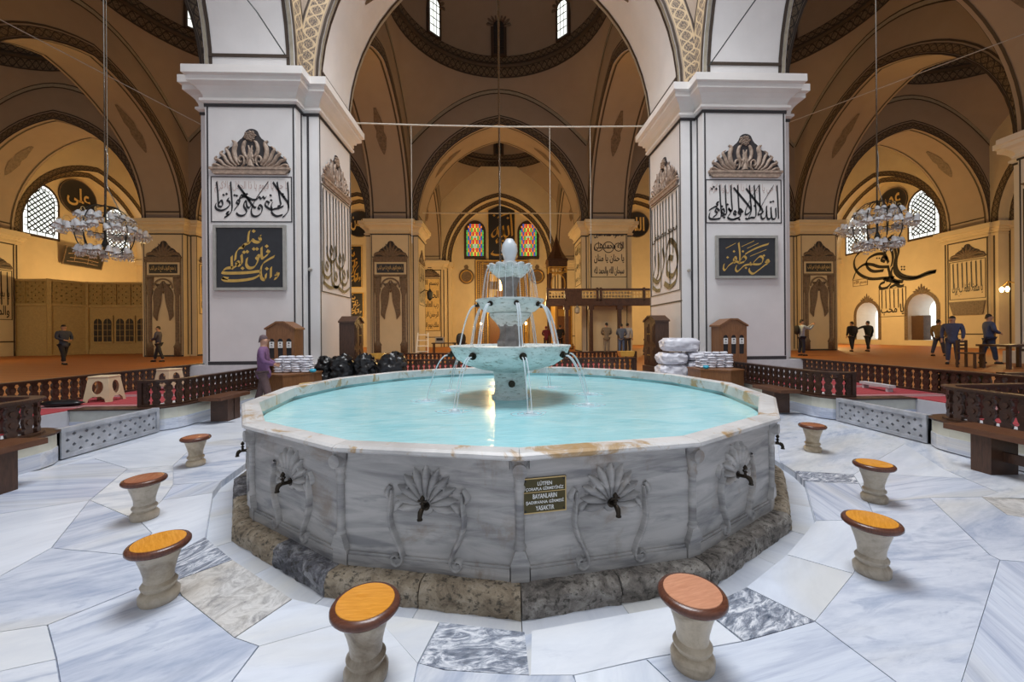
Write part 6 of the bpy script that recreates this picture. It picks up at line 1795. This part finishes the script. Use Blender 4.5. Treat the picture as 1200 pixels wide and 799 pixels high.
# ================================================================== CHANDELIERS, RODS, CABLES
def chandelier_meshes():
    m = MB(); n = 10; rows = []
    for z, r_ in ((0, .018), (-.03, .045), (-.06, .052), (-.10, .062), (-.13, .058), (-.15, .078)):
        rows.append([(r_ * (1 + (.22 if k % 2 and z < -.11 else 0)) * math.cos(2 * PI * k / n), r_ * (1 + (.22 if k % 2 and z < -.11 else 0)) * math.sin(2 * PI * k / n), z) for k in range(n)])
    m.grid(rows, cv=True)
    for k in range(5):
        a = 2 * PI * k / 5; m.lathe([(0, -.24), (.016, -.21), (0, -.17)], 4, (.05 * math.cos(a), .05 * math.sin(a), 0))
    return m.mesh('glass_cup', True)
me_cup = chandelier_meshes(); me_cup.materials.append(M['glasswhite'])
def chandelier(label, loc, ztop, rz=0):
    t = thing('chandelier', label, 'chandelier', loc, rz)
    tiers = ((.48, .55, 9), (.84, .18, 13), (.50, -.42, 9))
    m = MB()
    for k in range(8):
        a = 2 * PI * k / 8
        pts = [(r_ * math.cos(a), r_ * math.sin(a), z) for r_, z in ((.04, .86), (.30, .80), (.50, .58), (.62, .2), (.60, -.15), (.48, -.45), (.3, -.52))]
        m.tube(spline(pts, 4), .014, 5)
    for r_, z, n in tiers: m.tube([(r_ * .96 * math.cos(a), r_ * .96 * math.sin(a), z) for a in [2 * PI * j / 28 for j in range(28)]], .014, 5, closed=True)
    m.tube([(0, 0, .9), (0, 0, -.3)], .03, 8); m.lathe([(.0, -.38), (.09, -.30), (.06, -.2), (.03, -.1)], 10)
    part('cage', m, M['iron'], t, smooth=True)
    m = MB(); m.tube([(0, 0, .9), (.01, 0, (ztop - loc[2]) * .5), (0, 0, ztop - loc[2])], .022, 6); m.tube(spline([(.02, 0, 2.6), (.10, 0, 2.2), (.06, 0, 1.5), (.2, 0, 1.15), (.42, 0, .7)], 5), .014, 5); m.tube([(.05, .03, (ztop - loc[2])), (.06, .02, 2.6), (.02, 0, .9)], .012, 5)
    part('suspension_cable', m, M['chrome'], t, smooth=True)
    for r_, z, n in tiers:
        for k in range(n):
            a = 2 * PI * (k + .3) / n
            m = MB(); m.tube(spline([(r_ * .9 * math.cos(a), r_ * .9 * math.sin(a), z), (r_ * 1.0 * math.cos(a), r_ * 1.0 * math.sin(a), z + .14), (r_ * 1.12 * math.cos(a), r_ * 1.12 * math.sin(a), z + .11), (r_ * 1.10 * math.cos(a), r_ * 1.10 * math.sin(a), z + .03)], 3), .010, 4)
            ar = part('arm', m, M['goldpale'], t)
            for q in range(3):
                o = bpy.data.objects.new('glass_cup', me_cup); COL.objects.link(o); o.parent = ar
                a2 = a + (q - 1) * .17; o.scale = (1.2, 1.2, random.uniform(.95, 1.35))
                o.location = (r_ * (1.10 - .06 * q) * math.cos(a2), r_ * (1.10 - .06 * q) * math.sin(a2), z + .05 - .05 * (q % 2)); o.rotation_euler = (random.uniform(-.45, .45), random.uniform(-.45, .45), a)
    return t
chandelier('glass cup chandelier hanging at the left side between pillars', (-11.62, 12.0, 4.62), 13.9)
chandelier('glass cup chandelier hanging at the right side between pillars', (12.05, 12.0, 4.85), 13.9, .4)
m = MB(); m.tube([(0, 0, 21.5), (0, 0, 3.6)], .035, 8); m.tube([(.07, 0, 21.5), (.03, 0, 10), (.06, 0, 3.6)], .018, 6)
solo('hanging_chain', m, M['chrome'], 'long pale cable hanging down the middle behind the fountain', 'cable', (.10, 18.2, 0), smooth=True)
m = MB(); m.tube([(0, 0, 0), (2.5, 0, -.05), (4.9, 0, -.07), (7.4, 0, -.05), (9.82, 0, 0)], .025, 6)
solo('tie_rod', m, M['rod'], 'pale iron tie rod between the two front pillars', 'tie rod', (CX - 4.90, 12.9, 8.5), smooth=True)
m = MB(); m.tube([(0, 0, 0), (9.8, 0, 0)], .04, 6)
solo('tie_rod', m, M['rod'], 'thin tie rod between the second row pillars in front of the niche arch', 'tie rod', (CX - 4.9, 24.65, 9.2), smooth=True)
for x, nm in ((-2.8, 'left'), (1.75, 'middle'), (3.1, 'right')):
    m = MB(); m.tube([(0, 0, 0), (0, 0, -3.9)], .010, 5)
    solo('thin_wire', m, M['rod'], 'thin vertical wire hanging from the front tie rod, %s one' % nm, 'wire', (x, 12.9, 8.478))
m = MB(); m.tube([(-16.5, 12.2, 12.0), (-8.4, 14.2, 8.0)], .016, 5); solo('stay_cable', m, M['rod'], 'thin diagonal cable sloping down towards the left front pillar', 'cable')
m = MB(); m.tube([(17.2, 12.0, 11.2), (9.3, 16.5, 9.4)], .016, 5); solo('stay_cable', m, M['rod'], 'thin diagonal cable sloping down towards the right front pillar', 'cable')
m = MB(); m.tube([(-5.35, 10.1, 8.72), (-5.75, 9.6, 9.4), (-6.5, 8.9, 10.3)], .016, 5); solo('stay_cable', m, M['iron'], 'dark cable rising across the arch soffit above the left front pillar', 'cable')
m = MB(); m.tube([(5.55, 10.05, 8.55), (6.2, 9.5, 9.5), (6.9, 9.0, 10.5)], .016, 5); solo('stay_cable', m, M['iron'], 'dark cable rising across the arch soffit above the right front pillar', 'cable')
for x, z, nm in ((-4.99, 3.35, 'left'), (5.26, 3.3, 'right')):
    m = MB(); m.lathe([(.05, 0), (.05, .05), (.03, .08), (0, .085)], 12); m.xf(Matrix.Rotation(R(90), 4, 'X'))
    solo('ceiling_sensor', m, M['silver'], 'small round grey speaker on the corner of the %s front pillar' % nm, 'speaker', (x, 10.60, z), auto=40)
# lamp at the far right, dark lectern and tables
t = thing('wall_lamp', 'gilt twin bulb wall lamp glowing beside the right wall pier', 'lamp', (CX + XW - 1.5, 22.3, 4.1), 0)
m = MB(); m.tube([(.2, 0, .3), (-.2, 0, .4), (-.25, 0, .1)], .03, 6); m.tube([(-.2, 0, .4), (-.2, .3, .1)], .03, 6); part('bracket', m, M['gold'], t, smooth=True)
m = MB(); m.lathe([(.03, 0), (.10, -.12), (.06, -.3), (0, -.34)], 8, (-.25, 0, .1)); m.lathe([(.03, 0), (.10, -.12), (.06, -.3), (0, -.34)], 8, (-.2, .3, .1)); part('bulb', m, M['bulb'], t, smooth=True)
t = thing('wooden_chair', 'dark slatted wooden chair on the carpet at far right', 'chair', (14.6, 11.6, ZP), .2)
for x in (-.2, .2):
    for y, h in ((-.2, .45), (.2, .85)):
        m = MB(); m.bb(x - .025, x + .025, y - .025, y + .025, 0, h); part('leg', m, M['wood'], t)
m = MB(); m.bb(-.23, .23, -.23, .23, .43, .47); part('seat', m, M['wood'], t)
for z in (.55, .66, .77):
    m = MB(); m.bb(-.2, .2, .19, .22, z, z + .06); part('slat', m, M['wood'], t)
t = thing('dark_table', 'dark low table at the right picture edge', 'table', (15.6, 11.3, ZP), 0)
m = MB(); m.bb(-.7, .7, -.4, .4, .66, .72); part('table_top', m, M['wood'], t)
for x in (-.6, .6):
    for y in (-.32, .32): m = MB(); m.bb(x - .04, x + .04, y - .04, y + .04, 0, .66); part('leg', m, M['wood'], t)
# things by the far pillar
t = thing('step_ladder', 'small white folding step ladder beside the left second row pillar', 'ladder', (-4.1, 21.2, ZP), 0)
for x in (-.32, .32):
    m = MB(); m.tube([(x, -.1, 0), (x * .85, .25, 1.25)], .03, 6); part('rail', m, M['paper'], t)
for k in range(4):
    m = MB(); m.bb(-.3, .3, -.08 + k * .08, .06 + k * .08, .22 + k * .3, .26 + k * .3); part('step', m, M['paper'], t)
t = thing('side_desk', 'low dark desk with a boxy grey printer by the left second row pillar', 'desk', (-3.2, 22.6, ZP), 0)
m = MB(); m.bb(-.6, .8, -.3, .3, .62, .68); part('table_top', m, M['wood'], t)
for x in (-.5, .7):
    for y in (-.22, .22): m = MB(); m.bb(x - .03, x + .03, y - .03, y + .03, 0, .62); part('leg', m, M['wood'], t)
t = thing('printer', 'boxy grey printer standing on the dark side desk', 'printer', (-3.35, 22.6, ZP + .68), 0)
m = MB(); m.bb(-.25, .25, -.2, .2, 0, .32); part('body', m, M['silver'], t)
m = MB(); m.bb(-.18, .18, -.21, -.2, .12, .26); part('paper_slot', m, M['ink'], t)
t = thing('office_chair', 'black padded armchair near the left second row pillar', 'chair', (-2.15, 21.9, ZP), R(200))
m = blob(.28, .28, .07, 14, 6, 2, .05); m.v = [(x, y, z + .38) for x, y, z in m.v]; part('seat', m, M['ink'], t, smooth=True)
m = blob(.27, .09, .36, 14, 8, 3, .05); m.v = [(x, y + .25, z + .50) for x, y, z in m.v]; part('backrest', m, M['ink'], t, smooth=True)
for sx in (-.3, .3): m = MB(); m.bb(sx - .03, sx + .03, -.2, .22, .62, .67); m.bb(sx - .02, sx + .02, .0, .04, .40, .62); part('armrest', m, M['ink'], t)
for k in range(4): m = MB(); a = PI / 4 + k * PI / 2; m.tube([(0, 0, .38), (.25 * math.cos(a), .25 * math.sin(a), 0)], .02, 6); part('leg', m, M['iron'], t)
# book cabinet glimpsed inside the right niche
m = MB(); m.bb(-.3, .3, -.5, .5, 0, 1.9); solo('book_cabinet', m, M['wood'], 'dark cabinet standing inside the nearer low niche', 'cabinet', (CX + XW + .55, 29.2, .86))
# ================================================================== PEOPLE
def skin_obj(name, verts, edges, mt, parent, root=0, sub=1):
    me = bpy.data.meshes.new(name)
    bm = bmesh.new(); ly = bm.verts.layers.skin.verify()
    vs = []
    for i, (p, r_) in enumerate(verts):
        v = bm.verts.new(p); v[ly].radius = (r_, r_) if not isinstance(r_, tuple) else r_; v[ly].use_root = (i == root); vs.append(v)
    for a, b in edges: bm.edges.new((vs[a], vs[b]))
    bm.to_mesh(me); bm.free(); me.materials.append(mt)
    o = bpy.data.objects.new(name, me); COL.objects.link(o); o.parent = parent
    s_ = o.modifiers.new('skin', 'SKIN'); s_.use_smooth_shade = True; s_.branch_smoothing = .3
    b = o.modifiers.new('smooth', 'SUBSURF'); b.levels = sub; b.render_levels = sub
    return o
cols = {}
def cm(c, r_=.8):
    k = tuple(c)
    if k not in cols: cols[k] = flat('cloth_%d' % len(cols), c, r_, var=.15, scale=12)
    return cols[k]
def person(label, loc, rz, top, low, h=1.72, arms='down', stride=0.0, shoe=(.02, .02, .02), backpack=None, bald=False, headscarf=None, coat=False, lean=0.0):
    t = thing('person', label, 'person', loc, rz)
    k = h / 1.72
    S = lambda x, y, z: (x * k, (y - lean * max(0, z - .9)) * k, z * k)
    if arms == 'down': A_ = {1: [(.21, 0, 1.40), (.26, .02, 1.13), (.25, -.05, .90), (.245, -.08, .82)], -1: [(-.21, 0, 1.40), (-.26, .02, 1.13), (-.25, -.05, .90), (-.245, -.08, .82)]}
    elif arms == 'photo': A_ = {1: [(.20, -.02, 1.40), (.24, -.22, 1.24), (.12, -.44, 1.44), (.08, -.50, 1.50)], -1: [(-.20, -.02, 1.40), (-.24, -.22, 1.24), (-.10, -.44, 1.44), (-.05, -.50, 1.50)]}
    elif arms == 'front': A_ = {1: [(.21, 0, 1.40), (.27, -.03, 1.14), (.12, -.22, 1.05), (.06, -.27, 1.05)], -1: [(-.21, 0, 1.40), (-.27, -.03, 1.14), (-.12, -.22, 1.05), (-.06, -.27, 1.03)]}
    elif arms == 'out': A_ = {1: [(.21, 0, 1.41), (.46, 0, 1.33), (.68, 0, 1.22), (.76, 0, 1.19)], -1: [(-.21, 0, 1.40), (-.26, .02, 1.13), (-.25, -.05, .90), (-.245, -.08, .82)]}
    elif arms == 'around': A_ = {1: [(.21, 0, 1.40), (.26, .02, 1.13), (.25, -.05, .90), (.245, -.08, .82)], -1: [(-.21, 0, 1.41), (-.42, .08, 1.38), (-.52, .10, 1.24), (-.54, .10, 1.18)]}
    V = [(S(0, 0, .95), .095), (S(0, 0, 1.12), .085), (S(0, 0, 1.32), .11), (S(0, .0, 1.45), .075), (S(0, -.01, 1.49), .060), (S(0, -.02, 1.57), .100), (S(0, -.015, 1.65), .090)]
    E = [(0, 1), (1, 2), (2, 3), (3, 4), (4, 5), (5, 6)]
    for sx in (1, -1):
        b = len(V); a0, a1, a2, a3 = A_[sx]
        V += [(S(*a0), .055), (S(*a1), .042), (S(*a2), .030), (S(*a3), .028)]; E += [(2, b), (b, b + 1), (b + 1, b + 2), (b + 2, b + 3)]
        hx, hy, hz = a3; dx, dy, dz = a3[0] - a2[0], a3[1] - a2[1], a3[2] - a2[2]; L = math.sqrt(dx * dx + dy * dy + dz * dz); dx, dy, dz = dx / L, dy / L, dz / L
        for f in range(5):                     # five fingers, thumb leaving the side of the palm
            c_ = len(V); off = (f - 1.5) * .018
            if f == 4: V += [(S(hx - sx * .02, hy - .025, hz + .0), .011), (S(hx - sx * .03 + dx * .03, hy - .04 + dy * .03, hz + dz * .03), .009)]
            else:
                ln = (.055, .065, .06, .045)[f]
                V += [(S(hx + off * abs(dz), hy + off * .6, hz + off * abs(dx) + dz * .03), .011), (S(hx + dx * ln + off * abs(dz), hy + dy * ln - .008, hz + dz * ln + off * abs(dx)), .008)]
            E += [(b + 3, c_), (c_, c_ + 1)]
        lx = sx * .09; st = stride * sx
        c_ = len(V); V += [(S(lx, 0, .86), .065), (S(sx * .10, st * .5 - .01, .50), .060), (S(sx * .10, st + .02, .10), .042), (S(sx * .11, st - .10, .04), .035)]; E += [(0, c_), (c_, c_ + 1), (c_ + 1, c_ + 2), (c_ + 2, c_ + 3)]
    V = [(p, r_ * k) for p, r_ in V]
    skin_obj('body', V, E, M['skin'], t)
    # clothes
    T = [(S(0, 0, .84), .155), (S(0, 0, 1.08), .14), (S(0, 0, 1.32), .160), (S(0, 0, 1.46), .10)]; TE = [(0, 1), (1, 2), (2, 3)]
    if coat: T[0] = (S(0, 0, .70), .19)
    for sx in (1, -1):
        b = len(T); a0, a1, a2, a3 = A_[sx]; T += [(S(*a0), .075), (S(*a1), .060), (S(*a2), .045)]; TE += [(2, b), (b, b + 1), (b + 1, b + 2)]
    skin_obj('jacket', [(p, r_ * k) for p, r_ in T], TE, cm(top), t, root=1)
    T = [(S(0, 0, .94), .135)]; TE = []
    for sx in (1, -1):
        st = stride * sx; b = len(T); T += [(S(sx * .09, 0, .84), .100), (S(sx * .10, st * .5 - .01, .50), .078), (S(sx * .10, st + .02, .11), .062)]; TE += [(0, b), (b, b + 1), (b + 1, b + 2)]
    skin_obj('trousers', [(p, r_ * k) for p, r_ in T], TE, cm(low), t)
    for sx in (1, -1):
        st = stride * sx
        m = MB(); m.lathe([(.045, 0), (.052, .02), (.045, .06), (.02, .08)], 10, S(sx * .105, st - .04, 0), sx=1, sy=2.2); part('shoe', m, cm(shoe), t, smooth=True)
    hp_ = S(0, -.015, 1.64)
    m = MB(); rows = []
    for i in range(7):
        a = PI / 2 * i / 6; rr = .097 * k * math.cos(PI / 2 - a) if i else .001
        rows.append([(hp_[0] + .082 * k * math.sin(a) * math.cos(b), hp_[1] + .016 + .088 * k * math.sin(a) * math.sin(b), hp_[2] - .01 + .09 * k * math.cos(a) - (.09 * k * max(0, math.sin(b)) * (i - 3) / 3 if i > 3 else 0)) for b in [2 * PI * j / 14 for j in range(14)]])
    m.grid(rows, cv=True)
    if headscarf: part('headscarf', m, cm(headscarf), t, smooth=True)
    elif not bald: part('hair', m, M['hair'] if not isinstance(bald, tuple) else cm(bald), t, smooth=True)
    m = MB()                                     # face: nose, eyes, mouth, ears
    f0 = S(0, -.11, 1.60)
    m.tube([(f0[0], f0[1] + .01, f0[2] + .02), (f0[0], f0[1] - .018, f0[2] - .012), (f0[0], f0[1] + .005, f0[2] - .018)], [.008, .013, .008], 6)
    for sx in (-1, 1): m.lathe([(0, -.025), (.010, 0), (0, .025)], 6, (sx * .088 * k, f0[1] + .09, f0[2]))
    part('nose_and_ears', m, M['skin'], t, smooth=True)
    m = MB()
    for sx in (-1, 1): m.lathe([(0, -.007), (.009, 0), (0, .007)], 6, (sx * .032 * k, f0[1] + .012, f0[2] + .018))
    m.bb(f0[0] - .022, f0[0] + .022, f0[1] - .002, f0[1] + .01, f0[2] - .045, f0[2] - .038); part('eyes_and_mouth', m, M['hair'], t, smooth=True)
    if backpack:
        m = blob(.16 * k, .10 * k, .22 * k, 14, 8, 4, .04); b_ = S(0, .20, 1.0); m.v = [(x + b_[0], y + b_[1], z + b_[2]) for x, y, z in m.v]; part('backpack', m, cm(backpack), t, smooth=True)
    return t
Z = ZP
person('man photographing with raised arms, pale blue shirt and black backpack', (14.5, 18.2, Z), R(75), (.36, .44, .60), (.02, .03, .07), 1.74, 'photo', .05, backpack=(.015, .015, .02))
person('man in a long brown tweed jacket seen from behind under the gallery', (5.95, 21.3, Z), R(178), (.20, .16, .115), (.24, .20, .16), 1.74, 'front', 0, coat=True)
person('man in slate blue jacket and jeans under the gallery, middle of the trio', (6.55, 20.6, Z), R(150), (.10, .13, .20), (.09, .14, .26), 1.66, 'front', .05)
person('man in a light striped shirt behind the man in slate blue', (7.15, 21.4, Z), R(140), (.42, .43, .47), (.05, .05, .06), 1.70, 'down', .05)
person('person in a bright blue anorak next to the right pillar cupboard', (7.75, 20.2, Z), R(95), (.02, .17, .42), (.03, .03, .04), 1.62, 'front', .1, lean=.2)
person('person in a maroon coat walking behind the fountain', (3.25, 26.5, Z), R(170), (.16, .02, .04), (.03, .02, .03), 1.66, 'front', .1, headscarf=(.14, .02, .05), coat=True)
person('person in black clothes behind the fountain beside the maroon coat', (3.95, 24.9, Z), R(160), (.015, .015, .02), (.015, .015, .02), 1.70, 'front', .1)
person('left one of two friends in dark clothes walking away arm in arm, carrying a bag', (20.15, 21.6, Z), R(180), (.02, .02, .025), (.02, .02, .03), 1.72, 'down', .12, backpack=(.02, .02, .03))
person('right one of two friends in dark clothes, arm stretched out', (21.0, 21.5, Z), R(180), (.015, .02, .02), (.02, .02, .025), 1.74, 'out', .14)
person('woman in a purple jacket carrying something past the left balustrade', (-4.72, 8.02, .07), R(110), (.18, .09, .20), (.13, .08, .08), 1.55, 'front', .16, headscarf=(.12, .08, .09), coat=True)
person('person in dark blue walking at far left before the gilded enclosure', (-18.4, 17.2, Z), R(80), (.05, .06, .10), (.02, .02, .03), 1.70, 'front', .2, coat=True)
person('person in dark clothes crossing in front of the far left painted niche', (-15.6, 18.5, Z), R(-70), (.06, .06, .10), (.03, .03, .04), 1.64, 'front', .2)
person('person in grey blue jacket at the far right near the dark table', (16.9, 12.9, Z), R(60), (.06, .08, .16), (.03, .04, .08), 1.72, 'front', .15)
person('person in dark blue coat beside the slatted chair at far right', (15.6, 12.9, Z), R(-60), (.07, .08, .15), (.05, .06, .12), 1.66, 'down', .1, coat=True)
person('person in a dull ochre jacket walking on the carpet before the right wall pier', (19.9, 17.0, Z), R(95), (.22, .15, .07), (.05, .06, .11), 1.66, 'down', .2)
